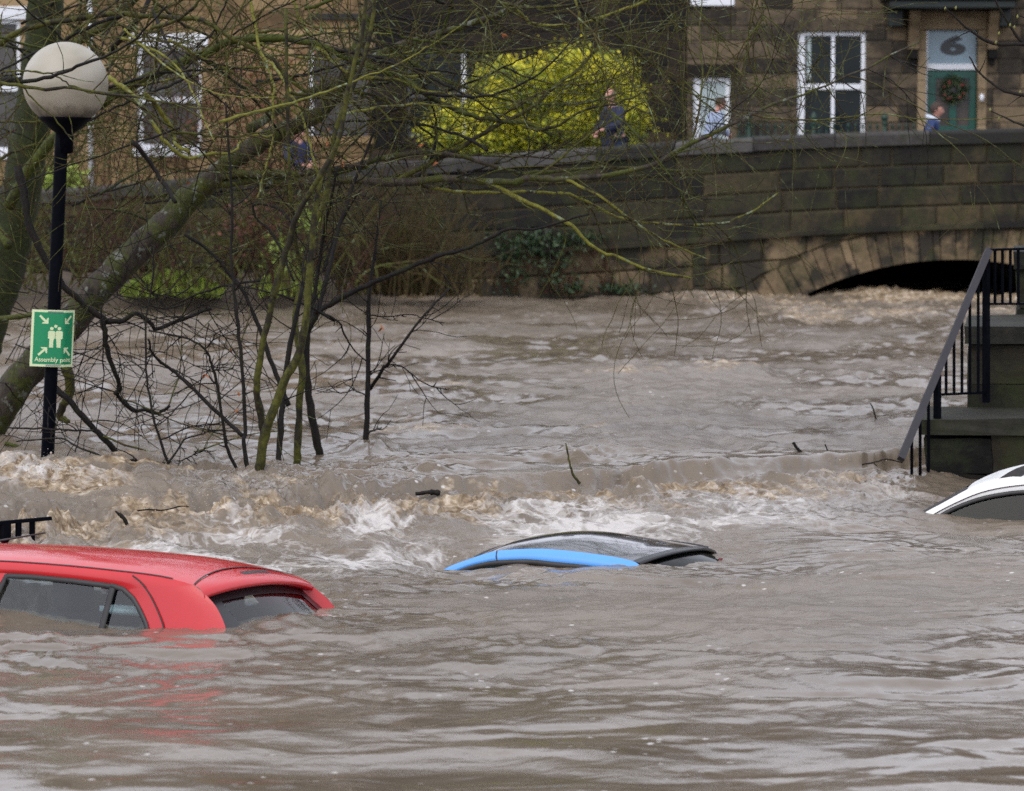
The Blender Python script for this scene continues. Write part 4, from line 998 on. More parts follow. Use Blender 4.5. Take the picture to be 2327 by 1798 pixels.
# blue car with a black roof: only the roof is above the water
TH2, K2 = math.radians(28), .5
O2 = on(1455, 1289)
blue = thing('blue_car', 'light blue car with a black roof, sunk so that only the roof shows', 'car', O2)
c2_, s2_ = math.cos(TH2), math.sin(TH2)
def BW(p):
    p = np.atleast_2d(np.asarray(p, float)); x, y, z = p[:, 0], p[:, 1], p[:, 2]
    return np.stack([O2[0]-c2_*x+s2_*y, O2[1]+s2_*x+c2_*y, O2[2]+z-.030*y], 1)
def S2(px, py): x, z = side_px(px, py, O2, TH2, K2); return np.array([x, K2*z, z])
upl = resample(smoothline([S2(*p) for p in [(1008, 1296), (1027, 1285), (1100, 1259), (1130, 1251.5), (1200, 1247), (1260, 1248.5), (1330, 1256), (1400, 1266), (1440, 1276), (1452, 1283), (1456, 1290)]], 6), 50)
lol = resample(smoothline([S2(*p) for p in [(1000, 1320), (1060, 1293), (1100, 1283), (1130, 1279), (1200, 1277), (1260, 1283), (1330, 1290), (1400, 1300), (1435, 1305), (1448, 1302), (1456, 1292)]], 6), 50)
q = MB(); W2 = 1.12
Gd = bulged(upl, lol, 7, .022); q.grid(BW(Gd.reshape(-1, 3)).reshape(7, 50, 3)); Gm = Gd.copy(); Gm[..., 1] = W2-Gm[..., 1]; q.grid(BW(Gm.reshape(-1, 3)).reshape(7, 50, 3), flip=True)
q.build('roof_rail', M['blue_paint'], blue)
wl_ = lol.copy(); wl2 = lol.copy(); wl2[:, 2] -= .35; wl2[:, 1] -= .12; wl_[:, 1] += .012
q = MB(); g_ = np.array([wl_, wl2]); q.grid(BW(g_.reshape(-1, 3)).reshape(2, 50, 3)); gm = g_.copy(); gm[..., 1] = W2-gm[..., 1]; q.grid(BW(gm.reshape(-1, 3)).reshape(2, 50, 3), flip=True); q.build('side_window', M['car_glass_dark'], blue)
q = MB(); ribbon(q, BW(lol[4:46]), np.array([-s2_, -c2_, .3]), .035, .010); q.build('window_seal', M['rubber'], blue)
seam2 = np.array([S2(1130, 1251), S2(1132, 1265), S2(1132, 1279)]); seam2[:, 1] -= [.004, .026, .004]
q = MB(); ribbon(q, BW(seam2), np.array([-s2_, -c2_, .3]), .008, .003); q.build('panel_gap', M['rubber'], blue)
up2 = upl[8:47]; nb_ = len(up2); vb_ = np.linspace(0, 1, 19); Pq = []
for v in vb_:
    bow = 1-(2*v-1)**2
    rowp = []
    for i in range(nb_):
        x, y, z = up2[i]; t = i/(nb_-1)
        x = x - bow*.07*max(0, (t-.6)/.4)**1.5; rowp.append((x, y+(W2-2*y)*v, z-.004+.080*bow**.85*(.65+.35*math.sin(math.pi*min(1, t*1.15)))))
    Pq.append(rowp)
Pq = np.array(Pq); q = MB(); q.grid(BW(Pq.reshape(-1, 3)).reshape(19, nb_, 3)); q.build('roof', M['roof_black'], blue)
ed = Pq[:, -1]; q = MB()                                   # spoiler lip and the top of the tailgate glass
rows = [ed, ed+[-.04, 0, -.004], ed+[-.06, 0, -.010], ed+[-.055, 0, -.024], ed+[-.02, 0, -.032]]
g_ = np.array(rows); q.grid(BW(g_.reshape(-1, 3)).reshape(5, 19, 3), flip=True); q.build('spoiler', M['frit'], blue)
g_ = np.array([ed+[-.02, 0, -.028], ed+[-.16, 0, -.075], ed+[-.30, 0, -.20], ed+[-.34, 0, -.40]]); q = MB(); q.grid(BW(g_.reshape(-1, 3)).reshape(4, 19, 3), flip=True); q.build('rear_window', M['car_glass_dark'], blue)
q = MB(); q.tube(BW([ed[13]+[-.17, 0, -.075], ed[17]+[-.15, 0, -.07]]), .012, 8); q.build('brake_light', M['lens'], blue)
q = MB(); ribbon(q, BW(Pq[-1][2:]+[0, 0, .006]), np.array([0, 0, 1.]), .03, .012); ribbon(q, BW(np.array([Pq[j, 0] for j in range(19)])), np.array([0, 0, 1.]), .02, .006); q.build('drip_rail', M['rubber'], blue)

# white car at the right edge
TH3, K3 = math.radians(17), .4
O3 = on(2140, 1176)
wh = thing('white_car', 'white car at the right edge with flood up to its side windows', 'car', O3)
c3_, s3_ = math.cos(TH3), math.sin(TH3)
def WW(p):
    p = np.atleast_2d(np.asarray(p, float)); x, y, z = p[:, 0], p[:, 1], p[:, 2]
    return np.stack([O3[0]-c3_*x+s3_*y, O3[1]+s3_*x+c3_*y, O3[2]+z], 1)
def S3(px, py): x, z = side_px(px, py, O3, TH3, K3); return np.array([x, K3*z, z])
W3 = 1.35
def l3(lst, n=50): return resample(smoothline([S3(*p) for p in lst], 6), n)
outer = l3([(2020, 1215), (2089, 1172), (2150, 1139), (2203, 1110), (2250, 1093), (2327, 1080), (2450, 1072), (2650, 1070), (2850, 1082), (3000, 1105)])
inner = l3([(2060, 1225), (2135, 1174), (2176, 1152), (2230, 1133), (2280, 1123), (2327, 1118), (2450, 1111), (2650, 1110), (2850, 1122), (2960, 1140)])
Gd = bulged(outer, inner, 8, .02)
def both3(q, g, flip=False):
    a, b_ = g.shape[:2]; q.grid(WW(g.reshape(-1, 3)).reshape(a, b_, 3), flip=flip); g2 = g.copy(); g2[..., 1] = W3-g2[..., 1]; q.grid(WW(g2.reshape(-1, 3)).reshape(a, b_, 3), flip=not flip)
q = MB(); both3(q, Gd); lw = inner.copy(); lw[:, 2] = -.22; lw[:, 1] = K3*-.22
lw2 = lw.copy(); lw2[:, 2] -= .6; both3(q, np.array([lw, lw2])); q.build('body', M['white_car'], wh)
q = MB(); mid = Gd[4].copy(); mid[:, 1] -= .004; nW = np.array([-s3_, -c3_, .4]); ribbon(q, WW(mid), nW, .007, .003); q.build('panel_gap', M['seam'], wh)
q = MB(); gi = inner.copy(); gi[:, 1] += .012; both3(q, np.array([gi, lw])); q.build('side_window', M['car_glass_dark'], wh)
q = MB(); ribbon(q, WW(inner+[0, -.003, 0]), nW, .028, .008); q.build('window_seal', M['rubber'], wh)
i0 = int(np.argmin(np.abs(outer[:, 0]-S3(2203, 1110)[0])))
top = outer[i0:]; Pq = []
for v in np.linspace(0, 1, 15):
    bow = 1-(2*v-1)**2; Pq.append([(x+.03*bow*max(0, 1-i/8), y+(W3-2*y)*v, z+.03*bow**.8*min(1, .35+i/9)) for i, (x, y, z) in enumerate(top)])
Pq = np.array(Pq); q = MB(); q.grid(WW(Pq.reshape(-1, 3)).reshape(15, len(top), 3)); q.build('roof', M['white_car'], wh)
ws = outer[:i0+1]; Pq = []
for v in np.linspace(0, 1, 15):
    bow = 1-(2*v-1)**2; Pq.append([(x+.03*bow, y+.004+(W3-2*y)*v, z+.01*bow) for x, y, z in ws])
Pq = np.array(Pq); q = MB(); q.grid(WW(Pq.reshape(-1, 3)).reshape(15, len(ws), 3)); q.build('windscreen', M['car_glass_dark'], wh)
q = MB(); ribbon(q, WW(ws+[.0, .02, .008]), np.array([0, -.3, .95]), .03, .006); q.build('windscreen_trim', M['rubber'], wh)
for xs_, yc_ in ((-1.0, .38), (-1.0, .95), (-1.9, .4), (-1.9, .95)):
    q = MB()
    for (dx, sx, sy, sz, zc) in ((0, .14, .26, .2, .05), (.02, .2, .48, .55, -.3)):
        bm = bmesh.new(); bmesh.ops.create_cube(bm, size=1); bmesh.ops.bevel(bm, geom=list(bm.edges), offset=.25, segments=3, affect='EDGES')
        for v in bm.verts: v.co = Vector(WW([[xs_+dx+v.co.x*sx, yc_+v.co.y*sy, zc+v.co.z*sz]])[0])
        q.bm(bm, .5, True); bm.free()
    q.build('seat', M['seat'], wh)
q = MB(); q.grid([[WW([[x_, K3*-.2+.08, -.02]])[0] for x_ in (.0, -.6, -3.0)], [WW([[x_, K3*-.2+.12, -.6]])[0] for x_ in (.0, -.6, -3.0)]]); q.grid([[WW([[x_, W3-.05, .02]])[0] for x_ in (.1, -.6, -3.0)], [WW([[x_, W3-.1, -.6]])[0] for x_ in (.1, -.6, -3.0)]]); q.build('door_trim', M['seat'], wh)
rk = MB()
pr_ = [(2262, 1094), (2282, 1079), (2305, 1066), (2330, 1057), (2380, 1050), (2600, 1045), (2800, 1052)]
lo_ = [(2270, 1099), (2288, 1098), (2305, 1097), (2315, 1088), (2340, 1066), (2600, 1055), (2800, 1066)]
a_, b_ = resample(np.array([S3(*p) for p in pr_]), 30), resample(np.array([S3(*p) for p in lo_]), 30)
for side in (0, 1):
    A1, B1_ = a_.copy(), b_.copy(); A1[:, 1] = K3*.22+.03; B1_[:, 1] = K3*.22+.02
    if side: A1[:, 1] = W3-A1[:, 1]; B1_[:, 1] = W3-B1_[:, 1]
    d_ = np.array([0, .03, 0]); rk.grid([WW(A1), WW(B1_), WW(B1_+d_), WW(A1+d_), WW(A1)], smooth=False)
rk.build('roof_rack', M['rubber'], wh)

# ------------------------------------------------------------------ trees
M['bark_grey'] = bark('bark_grey', (.020, .016, .011), (.085, .068, .052), (.075, .082, .016), .5, 16, (.16, .17, .13))
M['bark_trunk'] = bark('bark_trunk', (.013, .010, .008), (.070, .054, .042), (.055, .062, .013), .50, 14, (.13, .135, .11))
M['bark_dark_moss'] = bark('bark_dark_moss', (.010, .009, .005), (.030, .026, .015), (.030, .038, .009), .8, 10)
M['bark_moss'] = bark('bark_moss', (.010, .009, .005), (.040, .034, .018), (.070, .085, .012), .75, 12)
M['bark_lichen'] = bark('bark_lichen', (.018, .015, .008), (.05, .04, .022), (.20, .195, .032), .74, 14, (.21, .25, .14))
M['bark_dark'] = bark('bark_dark', (.005, .004, .0035), (.016, .012, .009), (.016, .017, .006), .25, 20)
M['bark_olive'] = bark('bark_olive', (.009, .0075, .0045), (.034, .028, .014), (.085, .085, .014), .55, 18)
M['twig_olive'] = bark('twig_olive', (.024, .017, .005), (.075, .054, .016), (.095, .10, .020), .5, 9, (.15, .18, .09))
M['twig_dark'] = bark('twig_dark', (.006, .0045, .004), (.018, .013, .010), (.016, .015, .006), .3, 20)
M['twig_red'] = bark('twig_red', (.035, .014, .010), (.08, .035, .02), (.06, .04, .012), .3, 9)
M['dead_leaf'] = plain('dead_leaf', (.30, .095, .022), .6, .4, 20)

class Wander:                                             # depth of a limb wanders by up to amp metres along its length
    def __init__(s, Y, amp): s.Y = Y; s.amp = amp; s.ph = U(0, 6.28); s.k = U(.8, 1.6)
    def __call__(s, t): return s.Y + s.amp*math.sin(s.ph + s.k*2.4*t)
def limb_pts(tr, Y, amp=.5, k=4, jit=1.2):
    p = smoothline(np.asarray(tr, float), k); w = Wander(Y, amp) if not callable(Y) else Y
    n = len(p); out = []
    for i, (a, b_) in enumerate(p): out.append(at(a+rng.normal()*jit, b_+rng.normal()*jit, w(i/max(1, n-1))))
    return np.array(out)
def twig(mb, p, d, L, r, lev=0, droop=.0, kink=.30, n=None, store=None):
    n = n or max(4, int(L/.07)); n = min(n, 14); pts = [np.array(p, float)]; d = np.array(d, float)
    pv = np.cross(d, [0, 1.0, 0]); bend = pv*rng.normal()*.13 + rng.normal(size=3)*[.02, .03, .02]
    for i in range(n):
        if R() < .12: bend = -bend*U(.3, 1)
        d = d + rng.normal(size=3)*kink*[.30, .18, .30] + bend + np.array([0, 0, -droop]); d /= np.linalg.norm(d)
        pts.append(pts[-1]+d*L/n)
        if lev > 0 and i > 0 and R() < .30:
            sg = 1 if R() < .5 else -1; a = U(.35, .9); e = d*math.cos(a) + np.cross(d, [0, 1.0, 0])*sg*math.sin(a) + np.array([0, rng.normal()*.3, 0]); e /= np.linalg.norm(e)
            twig(mb, pts[-1], e, L*U(.3, .65), r*(1-.5*i/n)*.75, lev-1, droop, kink)
    r = r*1.6; m_ = len(pts); mb.tube(pts, np.linspace(r, max(r*.42, .0026), m_), 3 if r < .008 else 4, cap=False)
    if store is not None: store.append(pts[-1])
def sprout(mb, pts, dens, L, r, lev=1, ang=(.5, 1.3), droop=0.0, up=.1, start=.15, kink=.3):
    """twigs along a limb: dens per metre"""
    seg = np.linalg.norm(np.diff(pts, axis=0), axis=1); tot = seg.sum(); cnt = int(dens*tot + R())
    cum = np.r_[0, np.cumsum(seg)]
    for _ in range(cnt):
        s = U(start, 1)*tot; i = min(len(seg)-1, int(np.searchsorted(cum, s)-1)); i = max(0, i)
        p = pts[i] + (pts[i+1]-pts[i])*((s-cum[i])/max(seg[i], 1e-6)); t = (pts[i+1]-pts[i])/max(seg[i], 1e-6)
        nrm = np.array([-t[2], 0, t[0]]) * (1 if R() < .5 else -1); a = U(*ang)
        d = t*math.cos(a) + nrm*math.sin(a) + np.array([0, rng.normal()*.45, up]); d /= np.linalg.norm(d)
        twig(mb, p, d, L*U(.35, 1.25), r*U(.6, 1.2), lev, droop, kink)
def limb(root, name, tr, w0, w1, Y, mat, amp=.5, n=8, jit=1.2, knots=.05, pts=None):
    p = limb_pts(tr, Y, amp, jit=jit) if pts is None else pts
    w = np.linspace(w0, w1, len(p))*.5*np.array([mpp(q[1]) for q in p])*(1+knots*rng.normal(size=len(p)))
    mb = MB(); mb.tube(p, w, n, rough=.05 if w0 > 9 else 0); mb.build(name, M[mat], root); return p
def leaves_on(mb, root, spots_, Y, name='dead_leaf'):
    q = MB()
    for px, py in spots_: 
        p = at(px, py, Y); leaf_cloud(q, [p, p+rng.normal(size=3)*.012], .028, [.5, .5])
    q.build(name, M['dead_leaf'], root)

# --- the leaning tree whose trunk crosses behind the lamp
YT = 28.3
lean = thing('leaning_tree', 'bare grey tree leaning right from behind the assembly sign, with long level limbs', 'tree', at(-30, 1000, YT))
tp_ = limb_pts([(-70, 1100), (-30, 985), (20, 900), (85, 820), (150, 745), (215, 665), (290, 590), (370, 515), (430, 452), (478, 408)], YT, .25, jit=1.5)
tw = np.array([78, 76, 74, 72, 70, 68, 66, 63, 60, 56]); twi = np.interp(np.linspace(0, 1, len(tp_)), np.linspace(0, 1, 10), tw)
mb = MB(); mb.tube(tp_, twi*.5*mpp(YT), 22, rough=.035); mb.build('trunk', M['bark_trunk'], lean)
LB, JP = [], []
def px_of(v):
    q = v-np.array([0, 0, H]); f = q[1]*cP-q[2]*sP; return 1163.5+F*q[0]/f, 899-F*(q[1]*sP+q[2]*cP)/f, q[1]
JP.append([px_of(v) for v in tp_])
def LL(tr, w0, w1, mat='bark_grey', Y=YT, amp=.5, **k):
    best, Y0 = 26, None
    for q in JP:
        for a, b_, yy in q:
            e = math.hypot(a-tr[0][0], b_-tr[0][1])
            if e < best: best, Y0 = e, yy
    if Y0 is not None:
        ph, kk = U(0, 6.28), U(1.5, 3.2); Yf = lambda t: Y0 + amp*(math.sin(ph+kk*t)-math.sin(ph))
    else: Yf = Y
    p = limb(lean, 'limb', tr, w0, w1, Yf, mat, amp, **k); LB.append((p, w0)); JP.append([px_of(v) for v in p]); return p
LL([(440, 445), (480, 408), (535, 362), (600, 318), (690, 278), (745, 235), (790, 160), (830, 70), (850, -30)], 52, 24, 'bark_grey', amp=.3, n=14)
LL([(470, 412), (520, 397), (600, 394), (700, 393), (800, 378), (880, 358), (965, 348), (1020, 350), (1086, 367), (1140, 383), (1197, 393), (1290, 386), (1402, 380), (1500, 384), (1600, 389)], 19, 4, 'bark_grey', amp=.8)
LL([(470, 420), (560, 411), (640, 414), (720, 416), (800, 409), (910, 415), (1002, 406), (1090, 412), (1167, 415), (1200, 404), (1259, 408), (1330, 403), (1402, 396), (1480, 374), (1593, 315), (1667, 279), (1707, 261), (1755, 237), (1850, 205), (1968, 154), (2089, 95)], 24, 3.5, 'bark_grey', amp=.9)
LL([(1100, 412), (1167, 444), (1241, 480), (1300, 515), (1351, 563), (1406, 586), (1480, 614), (1568, 632)], 11, 5, 'bark_lichen')
LL([(1280, 408), (1350, 440), (1402, 476), (1472, 525), (1540, 560), (1606, 590)], 8, 3.5, 'bark_lichen')
LL([(935, 413), (985, 428), (1080, 438), (1167, 437), (1241, 437), (1314, 448), (1402, 492), (1500, 508), (1600, 510), (1655, 503), (1722, 474), (1766, 439)], 8, 4, 'bark_lichen')
LL([(1707, 261), (1760, 268), (1828, 274), (1920, 268), (2015, 259), (2078, 270), (2200, 272), (2327, 262)], 4.5, 2.2, 'twig_olive')
LL([(1527, 48), (1570, 78), (1615, 110), (1690, 172), (1762, 235)], 3, 2.5, 'twig_olive')
LL([(567, 297), (620, 258), (677, 222), (776, 177), (859, 125), (958, 88), (1057, 58), (1156, 24), (1230, -20)], 24, 12, 'bark_grey', amp=.6)
LL([(20, 470), (60, 395), (110, 330), (170, 275), (250, 220), (312, 187), (397, 147), (477, 118), (529, 92), (624, 88), (716, 99), (800, 135), (910, 178), (1006, 235), (1075, 264), (1140, 274), (1204, 283), (1255, 308)], 28, 8, 'bark_moss', amp=.7, n=10)
LL([(-20, 112), (30, 80), (100, 55), (200, 38), (270, 32), (350, 37), (440, 43), (470, 52), (545, 97), (620, 137), (690, 206), (770, 228), (800, 210), (850, 217), (905, 248), (960, 292), (1010, 335)], 15, 5, 'bark_olive', amp=.8)
LL([(655, -30), (672, 15), (695, 65), (705, 84), (713, 104), (745, 130), (781, 162), (815, 175), (893, 177), (945, 172), (1000, 166)], 8, 7, 'bark_lichen', amp=.4)
LL([(716, 102), (760, 140), (790, 168), (840, 178), (900, 180), (955, 205), (1010, 212)], 12, 5, 'bark_lichen', amp=.3)
LL([(562, -20), (580, 52), (593, 122), (627, 154), (658, 206), (685, 261), (700, 313), (712, 362), (726, 417), (733, 456)], 7, 4.5, 'bark_lichen', amp=.5, Y=27)
LL([(593, 122), (604, 146), (622, 193), (620, 250), (619, 313), (606, 370), (591, 433), (585, 450)], 6, 4.5, 'bark_lichen', amp=.3, Y=27)
LL([(248, 175), (275, 195), (300, 215), (345, 275), (370, 315), (400, 345), (430, 360), (470, 350), (530, 345), (560, 310), (620, 310)], 11, 5, 'bark_lichen', amp=.4, Y=27)
LL([(330, 215), (352, 235), (380, 275), (395, 305), (400, 328), (430, 345)], 12, 9, 'bark_lichen', amp=.2, Y=28.6)
LL([(1167, 20), (1190, 38), (1211, 55), (1278, 59), (1322, 55), (1390, 32), (1457, 7), (1500, -20)], 8, 7, 'bark_lichen', amp=.4)
LL([(800, 208), (850, 232), (905, 300), (960, 340), (1000, 350)], 6, 4, 'bark_olive')
LL([(640, 20), (720, 60), (800, 62), (900, 48), (990, 88), (1060, 92), (1120, 100)], 5, 3, 'bark_olive')
LL([(1200, 404), (1240, 385), (1310, 330), (1370, 285), (1430, 250), (1500, 215), (1560, 190)], 7, 3, 'bark_olive')
LL([(900, 410), (960, 380), (1040, 340), (1120, 290), (1200, 250), (1270, 190), (1320, 150), (1365, 95), (1380, 40)], 13, 5, 'bark_olive', amp=.4)
LL([(1190, 290), (1250, 292), (1330, 250), (1400, 235), (1470, 205)], 8, 4, 'bark_olive', amp=.4)
LL([(480, 700), (404, 731), (353, 746), (312, 713), (272, 731), (236, 724), (180, 682), (146, 650), (113, 605), (83, 551), (63, 497), (54, 436), (40, 380)], 8, 20, 'bark_dark', Y=27, amp=.3)
LL([(235, 725), (238, 760), (241, 790), (257, 838), (272, 882), (264, 897), (301, 930), (330, 934), (360, 937), (386, 922)], 14, 7, 'bark_dark', Y=27, amp=.2)
LL([(150, 830), (160, 885), (140, 930), (135, 948), (160, 957)], 26, 10, 'bark_olive', Y=28, amp=.1)
LL([(120, 880), (154, 908), (198, 959), (230, 992), (262, 1026), (290, 1056)], 15, 13, 'bark_dark', Y=26.8, amp=.1)
LL([(0, 166), (50, 160), (90, 166), (122, 170), (150, 188), (185, 202), (205, 212), (270, 212), (330, 210)], 4.5, 2.5, 'bark_olive', Y=25.4, amp=.05)
LL([(22, 160), (50, 195), (80, 230), (120, 265), (160, 310), (164, 290), (158, 262)], 4, 2.5, 'bark_olive', Y=25.4, amp=.05)
LL([(205, 212), (245, 170), (290, 105), (320, 60)], 3, 2, 'twig_olive', Y=25.4, amp=.05)
LL([(215, 212), (240, 250), (300, 300), (330, 320)], 3, 1.6, 'twig_olive', Y=25.4, amp=.05)
LL([(300, 320), (340, 370), (370, 415), (398, 458)], 11, 9, 'bark_dark', amp=.2)
LL([(420, 530), (477, 573), (540, 647), (573, 706), (606, 794), (635, 868), (655, 920)], 7, 12, 'bark_dark', Y=26.3, amp=.1)
mats_ = ['bark_olive', 'bark_dark', 'bark_lichen', 'bark_dark', 'bark_moss', 'bark_dark', 'bark_olive']
for k in range(68):
    if k < 46: px, py = U(-60, 1050), U(-60, 300)
    else: px, py = U(700, 1420), U(-60, 480)
    a = U(-.9, .9) + (math.pi if R() < .25 else 0) + (U(.2, .9) if py < 60 else 0); Lp = U(260, 620)*(1 if px < 1000 else .75); tr = [(px, py)]; cv = rng.normal()*.10
    for j in range(6):
        a += cv + rng.normal()*.10; px += math.cos(a)*Lp/6; py += math.sin(a)*Lp/6*.8; tr.append((px, py))
    if max(q_[0] for q_ in tr) > 1640 or max(q_[1] for q_ in tr) > 560: continue
    w_ = U(4.5, 9.5); LL(tr, w_, w_*.4, mats_[k % 7], Y=U(26.8, 29.4), amp=.5)
tw1, tw2, tw3 = MB(), MB(), MB()
for p, w in LB:
    if w >= 11: sprout(tw1, p, 1.7, 1.5, .0046, 1, ang=(.25, .9)); sprout(tw1, p, 1.0, .7, .0034, 1)
    elif w >= 6: sprout(tw1, p, 1.5, 1.1, .004, 1, ang=(.25, .9)); sprout(tw1, p, 1.2, .5, .003, 0)
    elif w >= 4: sprout(tw1, p, 2.2, .8, .0032, 1, ang=(.25, .9))
for p, w in LB[:3]: sprout(tw2, p, 1.6, 1.0, .004, 1, up=-.15, droop=.0)
# long hanging and crossing shoots from limbs above the frame
for k in range(62):
    px, py = U(-60, 1760), U(-90, 40); p = at(px, py, U(26.3, 29.6)); d = np.array([U(-.8, .8), U(-.3, .3), U(-1, -.15)]); d /= np.linalg.norm(d)
    twig(tw1, p, d, U(.8, 2.2)*(1 if px < 1500 else .7), U(.0032, .0055), 1, .0, .22)
for k in range(28):
    px, py = U(-40, 900), U(20, 400); p = at(px, py, U(26.5, 29.6)); d = np.array([U(-1, 1), U(-.3, .3), U(-.7, .7)]); d /= np.linalg.norm(d)
    twig(tw2 if R() < .35 else tw1, p, d, U(.7, 1.7), U(.003, .0048), 1, .0, .24)
for k in range(58):
    px, py = U(1380, 1880), U(-40, 330)
    if px > 1700 and py > 230: continue
    p = at(px, py, U(27, 29)); d = np.array([U(-1, .6), U(-.3, .3), U(-.9, .6)]); d /= np.linalg.norm(d); twig(tw1, p, d, U(.5, 1.3), U(.002, .0034), 1, .0, .2)
tag(tw1.build('twigs', M['twig_olive'], lean), kind='stuff')
tag(tw2.build('dark_twigs', M['twig_dark'], lean), kind='stuff')
leaves_on(None, lean, [(1147, 80), (747, 325), (425, 415), (778, 372), (955, 332), (990, 372)], 27.5)

# --- mossy trunk at the far left
moss = thing('mossy_tree', 'thick moss-covered trunk of a tree at the far left edge', 'tree', at(-20, 690, 31))
limb(moss, 'trunk', [(-90, 900), (-45, 780), (-15, 690), (15, 580), (40, 470), (62, 360), (80, 250), (94, 120), (104, 0), (112, -120), (120, -260)], 100, 74, 31, 'bark_dark_moss', .1, n=20, knots=.02)
ML = []
for tr, w0, w1, mt in (([(90, 170), (172, 96), (242, 52), (295, 8), (360, -60)], 24, 18, 'bark_grey'), ([(60, 380), (110, 330), (150, 300), (190, 285), (240, 275)], 14, 5, 'bark_moss'),
                       ([(20, 560), (-30, 480), (-80, 420)], 20, 12, 'bark_moss'), ([(-60, 240), (0, 190), (40, 182), (70, 178)], 20, 12, 'bark_dark'), ([(250, 115), (290, 70), (330, 20), (350, -40)], 14, 10, 'bark_dark'),
                       ([(230, 130), (200, 100), (183, 70), (183, 20), (190, -40)], 9, 7, 'bark_olive'), ([(345, -30), (360, 60), (355, 120), (350, 190)], 10, 5, 'bark_olive')):
    ML.append(limb(moss, 'limb', tr, w0, w1, 30.3, mt, .3))
for k in range(20):
    px, py = U(-60, 330), U(-60, 520); a = U(-1.2, 1.2); tr = [(px, py)]; cv = rng.normal()*.12
    for j in range(5): a += cv + rng.normal()*.12; px += math.cos(a)*70; py += math.sin(a)*60; tr.append((px, py))
    w_ = U(4.5, 9); ML.append(limb(moss, 'limb', tr, w_, w_*.4, U(29.6, 31), random.choice(['bark_dark', 'bark_olive', 'bark_dark_moss']), .3, n=6))
t1, t2 = MB(), MB()
for p in ML: sprout(t1, p, 2.2, 1.0, .0042, 1)
for k in range(40):
    p = at(U(-80, 420), U(-60, 620), U(29.5, 31.5)); d = np.array([U(-1, 1), U(-.3, .3), U(-.9, .9)]); d /= np.linalg.norm(d); twig(t2 if R() < .4 else t1, p, d, U(.4, 1.3), .0042, 2, .0, .25)
tag(t1.build('twigs', M['twig_olive'], moss), kind='stuff'); tag(t2.build('red_twigs', M['twig_red'], moss), kind='stuff')

# --- saplings standing in the river
def sapling(label, base, stems, Y, mat='bark_dark', twm='twig_dark', dens=5, L=.45, r=.0035, lev=1, group='saplings standing in the flood'):
    t = thing('sapling', label, 'sapling', at(base[0], base[1], Y), group); tb = MB()
    for k, (tr, w0, w1) in enumerate(stems):
        p = limb(t, 'stem' if k == 0 else 'branch', tr, w0, w1, Y, mat, .06 if k == 0 else .2, jit=.8, knots=.06)
        sprout(tb, p, dens, L, r, lev, start=.12 if k else .22); sprout(tb, p, dens*1.2, .07, .004, 0, ang=(.9, 1.5))
    tag(tb.build('twigs', M[twm], t), kind='stuff'); return t
sapling('olive forked sapling, thickest and nearest of the stems left of centre', (588, 1073),
        [([(580, 1110), (588, 1073), (602, 988), (617, 948), (646, 867), (676, 812), (692, 745), (699, 680), (706, 590), (716, 480), (730, 400)], 25, 12),
         ([(600, 985), (588, 922), (584, 878), (595, 794), (624, 665), (657, 548), (672, 500), (690, 462), (713, 424), (750, 360), (775, 300), (792, 200), (822, 80), (835, -30)], 17, 9)], 25.2, 'bark_olive', dens=2.2)
sapling('short dark stem directly behind the forked olive sapling', (634, 1040), [([(632, 1070), (634, 1040), (639, 959), (644, 890), (660, 780), (690, 640)], 15, 10)], 26.1, dens=3)
sapling('straight olive-dark sapling just right of the forked one, running to the top of the picture', (676, 1025),
        [([(674, 1060), (676, 1025), (680, 922), (686, 831), (672, 740), (676, 690), (687, 641), (700, 575), (715, 510), (739, 453), (748, 380), (762, 300), (792, 220), (832, 120), (852, 0), (858, -60)], 18, 9),
         ([(700, 640), (673, 560), (668, 500), (660, 440), (655, 330), (652, 180), (650, 20)], 11, 8)], 26.5, 'bark_olive', dens=2.5)
sapling('dark sapling with a fan of branches and a long low limb reaching right', (722, 1014),
        [([(728, 1045), (722, 1014), (705, 922), (695, 831), (698, 757), (716, 720), (722, 690)], 18, 15),
         ([(705, 735), (713, 680), (726, 589), (739, 510), (752, 458), (765, 380)], 11, 6), ([(718, 712), (726, 693), (747, 615), (765, 536), (791, 458), (801, 424), (830, 350), (852, 290)], 12, 6),
         ([(720, 712), (760, 686), (800, 665), (873, 632), (965, 595), (1010, 578), (1057, 566), (1105, 545), (1152, 522), (1185, 520), (1222, 520), (1290, 500), (1340, 486)], 14, 5),
         ([(735, 620), (760, 540), (795, 470), (820, 430)], 7, 3), ([(668, 512), (640, 480), (610, 466), (575, 468), (585, 500), (610, 520), (640, 570), (668, 640)], 7, 5), ([(730, 710), (770, 732), (785, 765), (800, 790), (830, 820)], 5, 3)], 26.9, dens=3, L=.5)
sapling('slim dark sapling standing apart right of the others with forked upper branches', (831, 1003),
        [([(828, 1040), (831, 1003), (835, 889), (837, 757), (839, 665), (848, 600), (856, 537), (866, 455)], 15, 5),
         ([(840, 884), (866, 846), (892, 812), (940, 746), (991, 687), (1020, 656)], 9, 4), ([(870, 830), (910, 832), (950, 862), (1000, 884), (1022, 884)], 4, 2), ([(836, 985), (850, 978), (866, 972)], 6, 3), ([(832, 900), (805, 885), (780, 870)], 4, 2),
         ([(838, 715), (880, 720), (930, 715), (960, 722), (1010, 735)], 3.5, 2)], 27.2, dens=5, L=.38)
sapling('thin dark sapling left of the forked one, bowed at its foot', (560, 1051),
        [([(568, 1090), (560, 1051), (553, 1000), (558, 978), (551, 849), (541, 740), (530, 640), (525, 573), (527, 500), (525, 420), (520, 330), (512, 230)], 11, 5)], 25.6, dens=4, L=.42)
